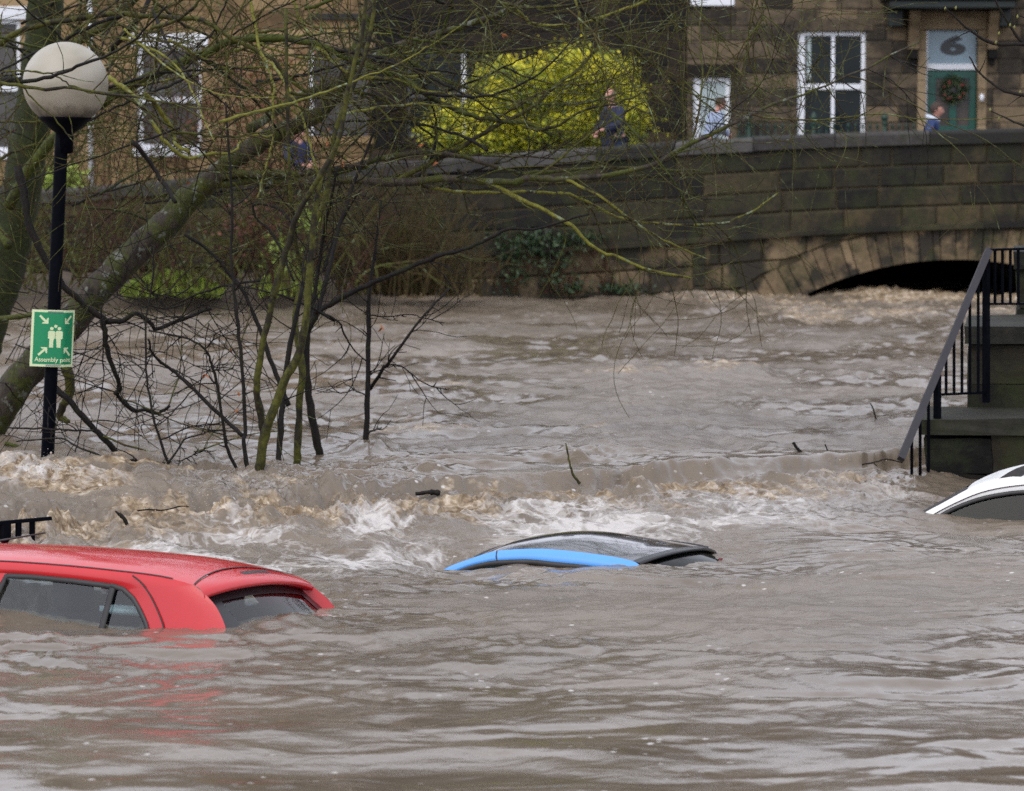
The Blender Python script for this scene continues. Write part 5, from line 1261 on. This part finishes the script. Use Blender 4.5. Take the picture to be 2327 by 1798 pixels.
sapling('thin black stem curving out of the water left of the bowed sapling', (536, 1062),
        [([(548, 1085), (536, 1062), (516, 1020), (508, 980), (492, 867), (478, 820), (466, 794), (430, 772), (338, 752)], 9, 4), ([(466, 794), (478, 780), (492, 758)], 4, 3), ([(484, 840), (506, 842), (530, 838)], 4, 2.5)], 25.5, dens=5, L=.35)
sapling('very thin leaning stem between the lamp post and the saplings', (382, 1051),
        [([(388, 1080), (382, 1051), (353, 966), (340, 900), (334, 867), (331, 739), (338, 690), (346, 640), (350, 560)], 7, 3.5), ([(551, 990), (520, 962), (441, 886), (400, 848), (367, 823), (345, 800), (338, 770)], 10, 5),
         ([(384, 1050), (420, 1000), (450, 990), (480, 978)], 5, 2.5), ([(375, 1053), (300, 1047), (257, 1044), (210, 1030), (173, 1014), (150, 1000), (129, 996), (80, 1000), (37, 1003)], 6, 3),
         ([(365, 1000), (400, 985), (440, 968), (500, 962)], 4, 2.5), ([(392, 1050), (430, 1040), (452, 1020)], 4, 2), ([(440, 885), (400, 930), (360, 965), (320, 965)], 3.5, 2), ([(213, 979), (160, 977), (125, 976), (60, 974), (18, 971)], 5, 4)], 25.7, dens=5.5, L=.42, lev=2)
br = thing('sapling', 'spindly weak shoots drooping over the flood behind the lamp post', 'sapling', at(170, 1010, 26.6), 'saplings standing in the flood')
tb = MB()
for k in range(46):
    px, py = U(-20, 480), U(640, 900); p = at(px, py, U(26.3, 28)); d = np.array([U(-1, 1), U(-.2, .2), U(-.6, .6)]); d /= np.linalg.norm(d); twig(tb, p, d, U(.4, 1.1), .0035, 1, .01, .22)
for tr, w in (([(230, 700), (235, 800), (232, 900), (220, 980)], 4), ([(420, 690), (360, 700), (280, 672), (200, 668)], 4), ([(590, 640), (520, 648), (440, 672), (370, 705)], 6), ([(760, 730), (690, 690), (600, 660), (520, 650)], 6), ([(165, 1075), (172, 1030), (180, 990), (190, 900)], 4)):
    p = limb(br, 'branch', tr, w, w*.5, 26.6, 'bark_dark', .2); sprout(tb, p, 5, .5, .003, 1)
tag(tb.build('twigs', M['twig_dark'], br), kind='stuff')
leaves_on(None, br, [(462, 855), (470, 853), (522, 796), (535, 893), (541, 933), (868, 745)], 25.8)

# --- twigs of a tree outside the frame at the upper right
tr_ = thing('budding_tree', 'thin budding twigs of a tree reaching in at the upper right corner', 'tree', at(2800, 900, 24))
limb(tr_, 'trunk', [(2860, 1250), (2830, 900), (2800, 500), (2780, 200), (2760, -200)], 60, 40, 24, 'bark_grey', .1, n=12)
for tr, w0, w1 in (([(2790, 260), (2600, 170), (2450, 110), (2327, 101), (2258, 99), (2206, 70), (2160, 30), (2148, 20)], 16, 2.5), ([(2780, 120), (2500, 130), (2380, 125), (2327, 99), (2295, 60), (2262, 0), (2250, -30)], 14, 3),
                   ([(2800, 500), (2600, 330), (2450, 245), (2327, 217), (2273, 202), (2225, 165), (2203, 129)], 16, 3), ([(2800, 520), (2600, 360), (2420, 300), (2327, 285), (2290, 270), (2250, 250)], 12, 2.5)):
    limb(tr_, 'limb', tr, w0, w1, 24, 'twig_dark', .1, n=6, jit=.6)
q = MB(); tt = MB()
for px, py in ((2148, 20), (2172, 18), (2295, 57), (2305, 62), (2270, 76), (2263, 97), (2312, 38), (2250, 250), (2270, 270), (2318, 210)):
    p = at(px, py, 24); q.tube([p+[0, 0, -.012], p, p+[.002, 0, .014]], [.003, .008, .001], 6)
for a, b_ in (((2206, 70), (2160, 95)), ((2225, 165), (2240, 130)), ((2327, 40), (2295, 38)), ((2327, 215), (2290, 240)), ((2290, 60), (2300, 20))):
    tt.tube([at(*a, 24), at((a[0]+b_[0])/2+4, (a[1]+b_[1])/2-4, 24), at(*b_, 24)], [.004, .003, .0015], 4)
M['bud'] = plain('bud', (.16, .16, .03), .5, .3, 20)
q.build('buds', M['bud'], tr_); tag(tt.build('twigs', M['twig_dark'], tr_), kind='stuff')

# ------------------------------------------------------------------ bushes, bank, ivy, canes
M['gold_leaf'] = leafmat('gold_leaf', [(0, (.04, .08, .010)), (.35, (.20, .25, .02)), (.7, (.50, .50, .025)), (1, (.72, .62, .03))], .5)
M['green_leaf'] = leafmat('green_leaf', [(0, (.010, .026, .009)), (.5, (.026, .055, .020)), (1, (.06, .095, .035))], .5)
M['lime_leaf'] = leafmat('lime_leaf', [(0, (.07, .10, .014)), (.5, (.19, .26, .03)), (1, (.34, .42, .06))], .6)
M['rust_leaf'] = leafmat('rust_leaf', [(0, (.06, .018, .010)), (.5, (.13, .04, .02)), (1, (.22, .08, .03))], .6)
YY_ = 57.2
gb_ = thing('golden_bush', 'big rounded golden yellow evergreen bush behind the bridge parapet', 'bush', at(1235, 400, YY_))
q = MB(); lobes = [((1285, 258), 165, 92), ((1078, 295), 112, 58), ((1402, 278), 52, 75), ((1185, 205), 100, 66), ((1325, 172), 112, 52)]
f_ = MB(); m1 = mpp(YY_)
for k in range(620):
    (cx, cy), rx, ry = random.choices(lobes, [4, 2.4, 1.5, 2.0, 2.0])[0]
    a = rng.normal(size=3); a /= np.linalg.norm(a); a[1] = -abs(a[1])*.9 if R() < .85 else a[1]
    rr = U(.62, 1.10); c = at(cx, cy, YY_) + np.array([a[0]*rx*m1*rr, a[1]*1.1*rr, a[2]*ry*m1*rr])
    if c[2] < roadz(c[0])+.05: c[2] = roadz(c[0])+U(.05, .4)
    n_ = 60; sz = U(.05, .17); pts = c + rng.normal(size=(n_, 3))*[sz, sz*.8, sz*.75]
    tb0 = U(.12, .98)
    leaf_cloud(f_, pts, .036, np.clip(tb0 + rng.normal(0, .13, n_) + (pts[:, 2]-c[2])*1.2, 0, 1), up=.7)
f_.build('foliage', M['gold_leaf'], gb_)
st = MB()
for k in range(9):
    p = at(1240+U(-60, 60), 395, YY_); twig(st, p, np.array([U(-.6, .6), U(-.2, .2), 1.]), U(.8, 1.4), .03, 1, .0, .15)
st.build('stems', M['bark_dark'], gb_)
# small green plants behind the parapet at the left
gp = thing('garden_shrub', 'small lime green shrub behind the parapet by the lamp post', 'bush', at(130, 440, 55.5)); f_ = MB()
for k in range(60):
    c = at(U(95, 185), U(385, 440), 55.5+U(-.4, .4)); leaf_cloud(f_, c+rng.normal(size=(16, 3))*.07, .05, rng.uniform(.2, 1, 16))
f_.build('foliage', M['lime_leaf'], gp)
rs = thing('rusty_shrub', 'shrub with russet autumn leaves against the tan house', 'bush', at(560, 400, 58.5)); f_ = MB()
for k in range(150):
    px = rng.normal(575, 70); py = U(130, 390) if abs(px-590) < 60 else U(90, 390); c = at(px, py, 58.5+U(-.5, .5)); n_ = 7; leaf_cloud(f_, c+rng.normal(size=(n_, 3))*.10, .05, np.clip(rng.normal(.45 if px < 560 else .8, .25, n_), 0, 1))
f_.build('foliage', M['rust_leaf'], rs); st = MB()
for k in range(16): twig(st, at(U(480, 660), 400, 58.5), np.array([U(-.3, .3), 0, 1.]), U(1.0, 2.2), .010, 1, .0, .2)
tag(st.build('stems', M['twig_red'], rs), kind='stuff')
rs2 = thing('rusty_shrub', 'red-twigged climbing shrub on the tan wall beside the white downpipe', 'bush', at(270, 430, 60.5)); f_ = MB(); st = MB()
for k in range(60): leaf_cloud(f_, at(rng.normal(300, 120), U(-20, 330), 60.8+U(-.4, .4))+rng.normal(size=(5, 3))*.09, .045, rng.uniform(0, .6, 5))
f_.build('foliage', M['rust_leaf'], rs2)
for k in range(20): twig(st, at(U(150, 480), 430, 60.8), np.array([U(-.3, .3), 0, 1.]), U(1.4, 3.2), .009, 1, .0, .2)
tag(st.build('stems', M['twig_red'], rs2), kind='stuff')

# river bank at the foot of the bridge
bk = MB(); xs = np.linspace(at(-900, 668, 51)[0], at(1010, 668, 51)[0], 90); ysb = np.linspace(47.5, YB+.1, 14)
XX2, YY2 = np.meshgrid(xs, ysb); hb = .40 + .30*sst(0, 1, (YY2-48.6)/2.4)*(1-sst(-3.0, -1.0, XX2)) - .35*(1-sst(0, 1, (YY2-47.5)/2)) + .07*fbm(XX2*1.3, YY2*1.3, 3, 70) - .3*sst(-2.6, -1.2, XX2)
bk.grid(np.stack([XX2, YY2, hb], -1), flip=True); tag(bk.build('bank', M['earth']), 'muddy bank at the foot of the bridge wall', 'bank', kind='structure')
def grass_clump(name, label, cat, px0, px1, py0, py1, Y, n, mat, size, kind=None):
    f_ = MB()
    for k in range(n):
        t = R(); px = px0+(px1-px0)*t; hh = 1-abs(2*t-1)**2.2
        p = at(px, py1-(py1-py0)*hh*R()**.7, Y+U(-.8, .8)); d = np.array([U(-.6, .6), U(-.5, .3), 1.]); d /= np.linalg.norm(d); L = size*U(.6, 1.4)
        e = p+d*L*.6+np.array([0, 0, 0]); g2 = p+d*L+np.array([U(-.06, .06), -.04, -L*.35]); w = np.array([.012, .004, 0])
        f_.add([p-w, p+w, e+w*.8, g2, e-w*.8], [(0, 1, 2, 3, 4)], float(np.clip(rng.normal(.5, .25), 0, 1)))
    o = f_.build(name, M[mat], origin=at((px0+px1)/2, py1, Y)); tag(o, label, cat, kind=kind)
grass_clump('grass', 'bright green grass drooping over the bank by the leaning trunk', 'grass', 285, 500, 634, 678, 49.5, 2100, 'lime_leaf', .20, 'stuff')
grass_clump('grass_tuft', 'lime green grass tuft behind the sapling stems', 'grass', 590, 730, 610, 678, 49.6, 700, 'lime_leaf', .22)
def leafy(label, name, cen, rx, ry, Y, n, mat, sz=.05, t=.5):
    o = thing(name, label, 'plant', at(cen[0], cen[1]+ry, Y)); f_ = MB(); pts = np.array([at(rng.normal(cen[0], rx*.45), rng.normal(cen[1], ry*.45), Y+U(-.4, .4)) for _ in range(n)])
    leaf_cloud(f_, pts, sz, np.clip(rng.normal(t, .2, n), 0, 1)); f_.build('foliage', M[mat], o); st = MB()
    for k in range(6): twig(st, at(cen[0]+U(-rx, rx)*.5, cen[1]+ry*1.3, Y), np.array([U(-.4, .4), 0, 1.]), ry*2*mpp(Y), .008, 1, .0, .2)
    tag(st.build('stems', M['twig_olive'], o), kind='stuff')
leafy('pale lime leafy spray hanging high among the saplings', 'riverside_shrub', (702, 500), 24, 40, 47, 110, 'lime_leaf', .04, .3)
leafy('pale lime leafy spray lower down left of the saplings', 'riverside_shrub', (640, 580), 45, 60, 47, 150, 'lime_leaf', .04, .25)
leafy('reddish brown bush at the foot of the bridge behind the bowed sapling', 'riverside_shrub', (560, 520), 90, 70, 48.5, 260, 'rust_leaf', .05, .3)
# thin brushwood on the bank and ochre canes in front of the bridge wall
bw = thing('brushwood', 'tangle of thin bare brown brushwood on the bank at the left', 'brushwood', at(300, 660, 48.5)); t1, t2 = MB(), MB()
for k in range(190):
    px = U(-80, 860); p = at(px, U(640, 668), U(47.8, 50.5)); d = np.array([U(-.55, .55), U(-.2, .2), 1.]); d /= np.linalg.norm(d)
    twig(t1 if R() < .6 else t2, p, d, U(.7, 2.0), U(.006, .011), 1, .01, .16)
tag(t1.build('shoots', M['twig_olive'], bw), kind='stuff'); tag(t2.build('dark_shoots', M['twig_red'], bw), kind='stuff')
M['cane'] = bark('cane', (.028, .019, .008), (.085, .058, .020), (.07, .058, .018), .4, 6)
cs = thing('cane_clump', 'ochre upright willow canes before the bridge wall right of the saplings', 'canes', at(930, 668, 50.5)); t1 = MB()
for k in range(210):
    px = rng.normal(930, 85); p = at(np.clip(px, 770, 1150), U(662, 674), U(49.5, 51.5)); d = np.array([U(-.22, .22), U(-.1, .1), 1.]); d /= np.linalg.norm(d)
    twig(t1, p, d, U(.5, 1.55)*(1 if px < 1010 else .6), U(.007, .012), 1, .0, .07)
tag(t1.build('canes', M['cane'], cs), kind='stuff')
iv = thing('ivy', 'dark green ivy trailing down the bridge wall in the middle', 'ivy', at(1250, 668, YB-.1)); f_ = MB(); pts = []; ts = []
for cx, cy, rx, ry, n_ in ((1200, 560, 75, 30, 420), (1165, 610, 45, 45, 260), (1260, 620, 40, 50, 280), (1320, 545, 75, 25, 220), (1400, 655, 60, 12, 230), (1240, 540, 110, 22, 260), (1300, 650, 30, 14, 90)):
    for k in range(int(n_*.55)):
        px, py = rng.normal(cx, rx*.55), rng.normal(cy, ry*.55); pts.append(at(px, min(py, 664), YB-U(.04, .16))); ts.append(rng.normal(.5, .25))
leaf_cloud(f_, np.array(pts), .045, ts, up=.0); f_.build('foliage', M['green_leaf'], iv); st = MB()
for k in range(26): twig(st, at(U(1120, 1420), 667, YB-.06), np.array([U(-.3, .3), -.02, 1.]), U(.3, .9), .006, 1, .0, .14)
tag(st.build('stems', M['twig_red'], iv), kind='stuff')

# ------------------------------------------------------------------ people on the bridge
M['skin'] = plain('skin', (.50, .25, .19), .55, .08, 8)
M['eye'] = plain('eye', (.02, .015, .014), .4, .1, 8)
M['lips'] = plain('lips', (.34, .12, .10), .5, .1, 8)
M['hair_brown'] = plain('hair_brown', (.042, .022, .014), .7, .4, 40, bump=.3)
M['hair_grey'] = plain('hair_grey', (.13, .09, .07), .7, .3, 40)
M['navy'] = plain('navy', (.011, .016, .048), .8, .35, 12, bump=.3)
M['denim'] = plain('denim', (.02, .03, .06), .85, .3, 20)
M['royal_blue'] = plain('royal_blue', (.008, .013, .065), .75, .3, 9, bump=.3)
M['boy_blue'] = plain('boy_blue', (.012, .030, .11), .75, .3, 9, bump=.3)
M['pale_blue'] = plain('pale_blue', (.30, .36, .50), .8, .15, 8, bump=.3)
M['cloth_white'] = plain('cloth_white', (.55, .60, .68), .8, .1, 9)
M['maroon'] = plain('maroon', (.10, .018, .016), .8, .3, 9)
M['shoe'] = plain('shoe', (.012, .011, .011), .5, .3, 15)
def skin_mesh(verts, edges, radii, sub=1, root=0):
    me_ = bpy.data.meshes.new('tmp'); me_.from_pydata([tuple(v) for v in verts], edges, []); ob = bpy.data.objects.new('tmp', me_); COL.objects.link(ob)
    ob.modifiers.new('s', 'SKIN'); sk = me_.skin_vertices[0].data
    for i, r in enumerate(radii):
        sk[i].radius = (r, r) if np.isscalar(r) else r
        sk[i].use_root = (i == root)
    md = ob.modifiers.new('u', 'SUBSURF'); md.levels = sub; md.render_levels = sub
    dg_ = bpy.context.evaluated_depsgraph_get(); m_ = bpy.data.meshes.new_from_object(ob.evaluated_get(dg_))
    v = np.array([q.co for q in m_.vertices]); f = [list(p.vertices) for p in m_.polygons]
    bpy.data.objects.remove(ob); bpy.data.meshes.remove(me_); bpy.data.meshes.remove(m_); return v, f
def head_mesh():
    P = []; nU, nV = 33, 28
    for i in range(nV+1):
        th = math.pi*i/nV; row = []
        for j in range(nU):
            ph = 2*math.pi*j/(nU-1); x, y, z = math.sin(th)*math.cos(ph), math.sin(th)*math.sin(ph), math.cos(th)
            X, Y_, Z = x*.098, y*.076, z*.118
            if z < -.1:                                    # jaw narrows, chin comes forward
                k = min(1, (-z-.1)/.9); Y_ *= 1-.35*k; X = X*(1-.25*k) + .022*k*(1 if x > 0 else .2)
            if x > .2: X += .004*math.exp(-((z-.18)/.12)**2)      # brow
            fr_ = math.exp(-(y/.16)**2)*(1 if x > 0 else 0)
            if -.45 < z < .12: X += .030*fr_*max(0, math.sin((.12-z)/.57*2.35))*.85     # nose
            X -= .010*math.exp(-((abs(y)-.36)/.16)**2-((z-.03)/.10)**2)*(1 if x > 0 else 0)   # eye sockets
            X += .006*math.exp(-(y/.3)**2-((z+.56)/.07)**2)*(1 if x > 0 else 0)            # lips
            e = math.exp(-((x+.05)/.13)**2-((z+.05)/.20)**2); Y_ += .020*e*(1 if y > 0 else -1)*(1 if abs(y) > .6 else 0)   # ears
            row.append((X, Y_, Z))
        P.append(row)
    return np.array(P)
def person(label, x, y, face, h, arms, tops, bottoms, hair, lean=0.0, head_pitch=0.0, head_yaw=0.0, bald=False, collar=None, legs=None, held=None):
    """face = heading (radians from +x), arms = ((elbow, wrist), (elbow, wrist)) left and right for a 1.75 m figure facing +x"""
    z0 = roadz(x) + .10 if y < YB+1.9 else roadz(x)
    root = thing('person', label, 'person', (x, y, z0), 'people on the bridge', face); s = h/1.75
    def ln(p): p = np.asarray(p, float).copy(); k = max(0, p[2]-.95); return np.array([p[0]+math.sin(lean)*k, p[1], p[2]-(1-math.cos(lean))*k])
    V, E, Rr = [], [], []
    def add(p, r, par=None):
        V.append(ln(p)); Rr.append(r); i = len(V)-1
        if par is not None: E.append((par, i))
        return i
    pel = add((0, 0, .95), (.15, .11)); sp1 = add((0, 0, 1.12), (.135, .10), pel); ch = add((.01, 0, 1.30), (.155, .11), sp1); nb_ = add((0, 0, 1.45), .075, ch); nk = add((.025, 0, 1.55), .055, nb_)
    torso = [pel, sp1, ch, nb_]; arm_ids = []; leg_ids = []
    hem = add((0, 0, .86), (.15, .115), pel); torso.append(hem)
    for sgn_, (el, wr) in zip((1, -1), arms):
        sh = add((0, .175*sgn_, 1.41), .062, ch); e = add(el, .043, sh); w = add(wr, .028, e); arm_ids.append((sh, e, w))
        d = np.array(wr, float)-np.array(el, float); d /= np.linalg.norm(d); side_ = np.cross(d, [0, 0, 1.]); side_ /= np.linalg.norm(side_)+1e-9; dn = np.cross(side_, d)
        pm = add(np.array(wr)+d*.055, (.036, .02), w)
        for q_, (L1, o) in enumerate(((.075, -.030), (.085, -.010), (.080, .011), (.062, .030))):
            a = add(np.array(wr)+d*.095+side_*o, .0095, pm); b_ = add(np.array(wr)+d*(.095+L1*.5)+side_*o*1.05-dn*.012, .0085, a); add(np.array(wr)+d*(.095+L1*.85)+side_*o*1.05-dn*.040, .0075, b_)
        a = add(np.array(wr)+d*.04+side_*.042*-sgn_, .011, pm); add(np.array(wr)+d*.085+side_*.058*-sgn_-dn*.015, .009, a)
    for sgn_ in (1, -1):
        st_ = legs if legs else ((.02, .5), (0, .09))
        fw = 0 if not legs else legs[0 if sgn_ > 0 else 1]
        hp = add((0, .09*sgn_, .90), .092, pel); kn_ = add((.02+fw*.5, .10*sgn_, .50), .06, hp); an = add((fw if fw > 0 else fw*1.1, .10*sgn_, .09), .042, kn_); tt_ = add((fw+.15, .11*sgn_, .04), .034, an); leg_ids.append((hp, kn_, an, tt_))
    vv_, ff_ = skin_mesh(V, E, Rr, 2)
    Hp = head_mesh(); hc = ln((.045, 0, 1.635)); Rh = (Matrix.Rotation(head_yaw, 3, 'Z') @ Matrix.Rotation(head_pitch+lean*.6, 3, 'Y'))
    Rh = np.array(Rh); hv = Hp.reshape(-1, 3)@Rh.T + hc
    mb = MB(); mb.add(vv_*s, ff_, .5, True); b0 = len(mb.v); nU = Hp.shape[1]
    mb.add(hv*s, [(i*nU+j, i*nU+j+1, (i+1)*nU+j+1, (i+1)*nU+j) for i in range(Hp.shape[0]-1) for j in range(nU-1)], .5, True)
    ob = mb.build('body', [M['skin'], M['eye'], M['lips'], M['hair_brown']], root, local=True, weld=.0004)
    rm = ob.modifiers.new('r', 'REMESH'); rm.mode = 'VOXEL'; rm.voxel_size = .0085*s; rm.use_smooth_shade = True
    dg_ = bpy.context.evaluated_depsgraph_get(); m_ = bpy.data.meshes.new_from_object(ob.evaluated_get(dg_)); ob.modifiers.clear(); old = ob.data; ob.data = m_; bpy.data.meshes.remove(old)
    while len(m_.materials) < 3: m_.materials.append(M[('skin', 'eye', 'lips')[len(m_.materials)]])
    m_.materials[0] = M['skin']; m_.materials[1] = M['eye']; m_.materials[2] = M['lips']
    for p_ in m_.polygons:
        c = (np.array(p_.center)/s - hc)@Rh
        if c[0] > .05 and c[2] > -.1:
            if ((abs(c[1])-.029)/.014)**2+((c[2]-.002)/.008)**2 < 1: p_.material_index = 1
            elif ((abs(c[1])-.031)/.020)**2+((c[2]-.026)/.005)**2 < 1: p_.material_index = 1
            elif (c[1]/.024)**2+((c[2]+.066)/.008)**2 < 1: p_.material_index = 2
    def cloth(name, ids, infl, mat, extra=None):
        mp = {i: k for k, i in enumerate(ids)}; v2 = [V[i]*s for i in ids]; e2 = [(mp[a], mp[b_]) for a, b_ in E if a in mp and b_ in mp]
        r2 = [tuple(np.array(Rr[i])*s*np.ones(2)+infl*s) for i in ids]; a, f = skin_mesh(v2, e2, r2, 2); q = MB(); q.add(a, f, .5, True); return q.build(name, M[mat], root, local=True)
    ids = torso + [i for t in arm_ids for i in t]; cloth('jacket', ids, .038, tops); ids = [pel]+[i for t in leg_ids for i in t[:3]]; cloth('trousers', ids, .016, bottoms)
    q = MB()
    for t in leg_ids: q.tube([V[t[2]]*s+[-.06*s, 0, -.04*s], V[t[2]]*s+[.03*s, 0, -.035*s], V[t[3]]*s+[.06*s, 0, -.005*s]], [.05*s, .052*s, .036*s], 10, squash=.75)
    q.build('shoes', M['shoe'], root, local=True)
    if hair:
        q = MB(); G_ = Hp.copy(); nV = G_.shape[0]; pts = []
        for i in range(nV):
            row = []
            for j in range(nU):
                p = G_[i, j]; keep = p[2] > (.045 if p[0] > .03 else (-.055 if p[0] < -.02 else -.01)) and not (bald and (p[2] > .055 or p[0] > .02))
                row.append(p*(1.10+.03*rng.normal()) if keep else p*.93)
            pts.append(row)
        pts = np.array(pts); q.grid((pts.reshape(-1, 3)@Rh.T+hc).reshape(nV, nU, 3)*s); q.build('hair', M[hair], root, local=True)
    if collar:
        q = MB(); c = ln((.0, 0, 1.47)); a = np.linspace(0, 6.283, 20); q.tube([c*s+np.array([.085*math.cos(t), .095*math.sin(t), .03-.03*math.cos(t)])*s for t in a], .036*s, 8); q.build('hood', M[collar], root, local=True)
    return root
FORE = ((.08, .25, 1.16), (.30, .10, 1.10)), ((.08, -.25, 1.16), (.31, -.06, 1.06))
WALK = ((-.02, .24, 1.14), (.12, .22, .92)), ((-.08, -.24, 1.14), (.0, -.25, .90))
def road_at(px, Y): return at(px, 330, Y)[0]
pY = 53.95
person('bald man in a navy jacket before the yellow bush, head bowed over his hands', road_at(1398, pY), pY, math.radians(215), 1.60, FORE, 'navy', 'denim', 'hair_grey', .08, .30, .1, bald=True)
person('brown-haired person in a pale blue top before the narrow white window', road_at(1612, pY), pY, math.radians(20), 1.40, FORE, 'pale_blue', 'denim', 'hair_brown', .25, .35, -.3)
person('boy in a blue and white top walking right past the green door', road_at(2110, pY), pY, math.radians(-6), 1.60, WALK, 'boy_blue', 'denim', 'hair_brown', .12, -.05, -.1, collar='cloth_white', legs=(.22, -.18))
person('figure in royal blue and maroon half hidden by the sapling stems at the left', road_at(676, pY), pY, math.radians(-60), 1.42, FORE, 'royal_blue', 'maroon', 'hair_brown', .05, .1)

# ------------------------------------------------------------------ driftwood caught on the wall
def drift(label, tr, w0, w1, Y, mat='bark_dark', extra=()):
    o = thing('drift_branch', label, 'branch', at(tr[0][0], tr[0][1], Y), 'driftwood caught along the submerged wall'); limb(o, 'stem', tr, w0, w1, Y, mat, 0, n=7, jit=.5, knots=.12)
    for e in extra: limb(o, 'side_twig', e, w1, w1*.5, Y, mat, 0, n=5, jit=.4)
Yw = lambda px, py: on(px, py, .2)[1]
drift('short thick dark stick poking out of the wall crest at the right', [(1826, 1036), (1815, 1024), (1806, 1012), (1802, 1005)], 9, 6, 27.2)
drift('little dark twig just right of the short thick stick', [(1886, 1034), (1880, 1022), (1875, 1010)], 4, 3, 27.3)
drift('thin brown twig standing far out in the river at the right', [(1992, 955), (1986, 935), (1980, 920), (1977, 917)], 4, 3, 30.3)
drift('upright thin stalk on a root lump at the middle of the wall crest', [(1318, 1100), (1306, 1084), (1298, 1066), (1291, 1036), (1287, 1012), (1285, 1008)], 7, 2.2, 25.6, 'bark_olive')
drift('flat dark plank end stuck in the froth left of centre', [(945, 1123), (965, 1120), (985, 1119), (1000, 1121)], 8, 14, 24.7)
drift('forked twig in the froth at the foot of the handrail', [(1960, 1056), (1985, 1052), (2003, 1046), (2018, 1044), (2052, 1052)], 4, 3, 26.6, 'bark_dark', ([(1985, 1052), (1993, 1060)],))
drift('broken dark branch jammed in the surge left of the saplings', [(270, 1168), (282, 1180), (290, 1195), (296, 1205)], 10, 8, 22.9, 'bark_dark', ([(272, 1170), (262, 1162)],))
drift('dark twig lying in the froth right of the jammed branch', [(300, 1163), (340, 1158), (370, 1160), (415, 1150), (430, 1152)], 4, 3, 23.2)
drift('green mossy stub lying on the water at the foot of the leaning trunk', [(10, 1008), (30, 1012), (50, 1018), (66, 1022)], 10, 7, 27.5, 'bark_moss')
drift('peeled orange branch lying behind the assembly sign at the left edge', [(-80, 745), (-20, 728), (30, 722), (72, 715), (110, 706)], 15, 11, 27.0, 'bark_grey')

# ------------------------------------------------------------------ spray
M['spray'] = plain('spray', (.42, .36, .28), .15, .15, 20)
q = MB(); bm = bmesh.new(); bmesh.ops.create_icosphere(bm, subdivisions=1, radius=1.0); iv_ = np.array([v.co for v in bm.verts]); if_ = [[v.index for v in f.verts] for f in bm.faces]; bm.free()
for cx, cy, sx, sy, n_ in ((110, 1075, 70, 35, 260), (50, 1060, 40, 20, 60), (230, 1120, 60, 35, 130), (290, 1140, 40, 25, 80), (410, 1140, 50, 30, 110), (330, 1150, 60, 25, 80), (520, 1150, 90, 18, 60), (620, 1145, 70, 14, 40), (955, 1105, 25, 12, 30), (1320, 1075, 30, 12, 30), (1420, 1080, 60, 12, 40), (1700, 1060, 120, 12, 40), (1900, 1045, 60, 10, 30), (480, 1115, 25, 12, 26), (640, 1270, 20, 22, 14)):
    for k in range(n_):
        px, py = rng.normal(cx, sx*.6), rng.normal(cy, sy*.6); Y = 23.6 + .8*rng.normal()*.4 if cx < 700 else on(cx, 1095, .2)[1]+.2*rng.normal()
        if cx == 640: Y = 21.5
        c = at(px, py, Y); r = .0019*math.exp(rng.normal()*.5); q.add(c+iv_*r*[1, 1, U(.8, 1.6)], if_, .5, True)
tag(q.build('spray', M['spray']), 'droplets of brown spray thrown up along the wall', 'spray', kind='stuff')

# ------------------------------------------------------------------ mirrored pieces become parts of their own
def halves(o):
    bm = bmesh.new(); bm.from_mesh(o.data); bm.verts.ensure_lookup_table(); seen = {}; k = 0
    for v in bm.verts:
        if v.index in seen: continue
        st_ = [v]; seen[v.index] = k
        while st_:
            a = st_.pop()
            for e in a.link_edges:
                b_ = e.other_vert(a)
                if b_.index not in seen: seen[b_.index] = k; st_.append(b_)
        k += 1
    bm.free()
    if k < 2 or k > 6: return
    for g in range(k):
        b2 = bmesh.new(); b2.from_mesh(o.data); b2.verts.ensure_lookup_table()
        bmesh.ops.delete(b2, geom=[v for v in b2.verts if seen[v.index] != g], context='VERTS')
        me2 = bpy.data.meshes.new(o.data.name)
        for m_ in o.data.materials: me2.materials.append(m_)
        b2.to_mesh(me2); b2.free()
        c = o.copy(); c.data = me2; COL.objects.link(c); c.parent = o.parent
    nm = o.name; kids = list(o.children); bpy.data.objects.remove(o)
for root in (red, blue, wh):
    for o in list(root.children_recursive):
        if not o.children and o.name.split('.')[0] in ('body', 'rear_door_window', 'quarter_window', 'front_door_window', 'tailgate_edge', 'roof_rail', 'side_window', 'roof_rack', 'window_seal', 'panel_gap', 'drip_rail'): halves(o)
for root in (hA, hB, hC):
    for o in list(root.children_recursive):
        if o.name.split('.')[0] == 'reveal': halves(o)
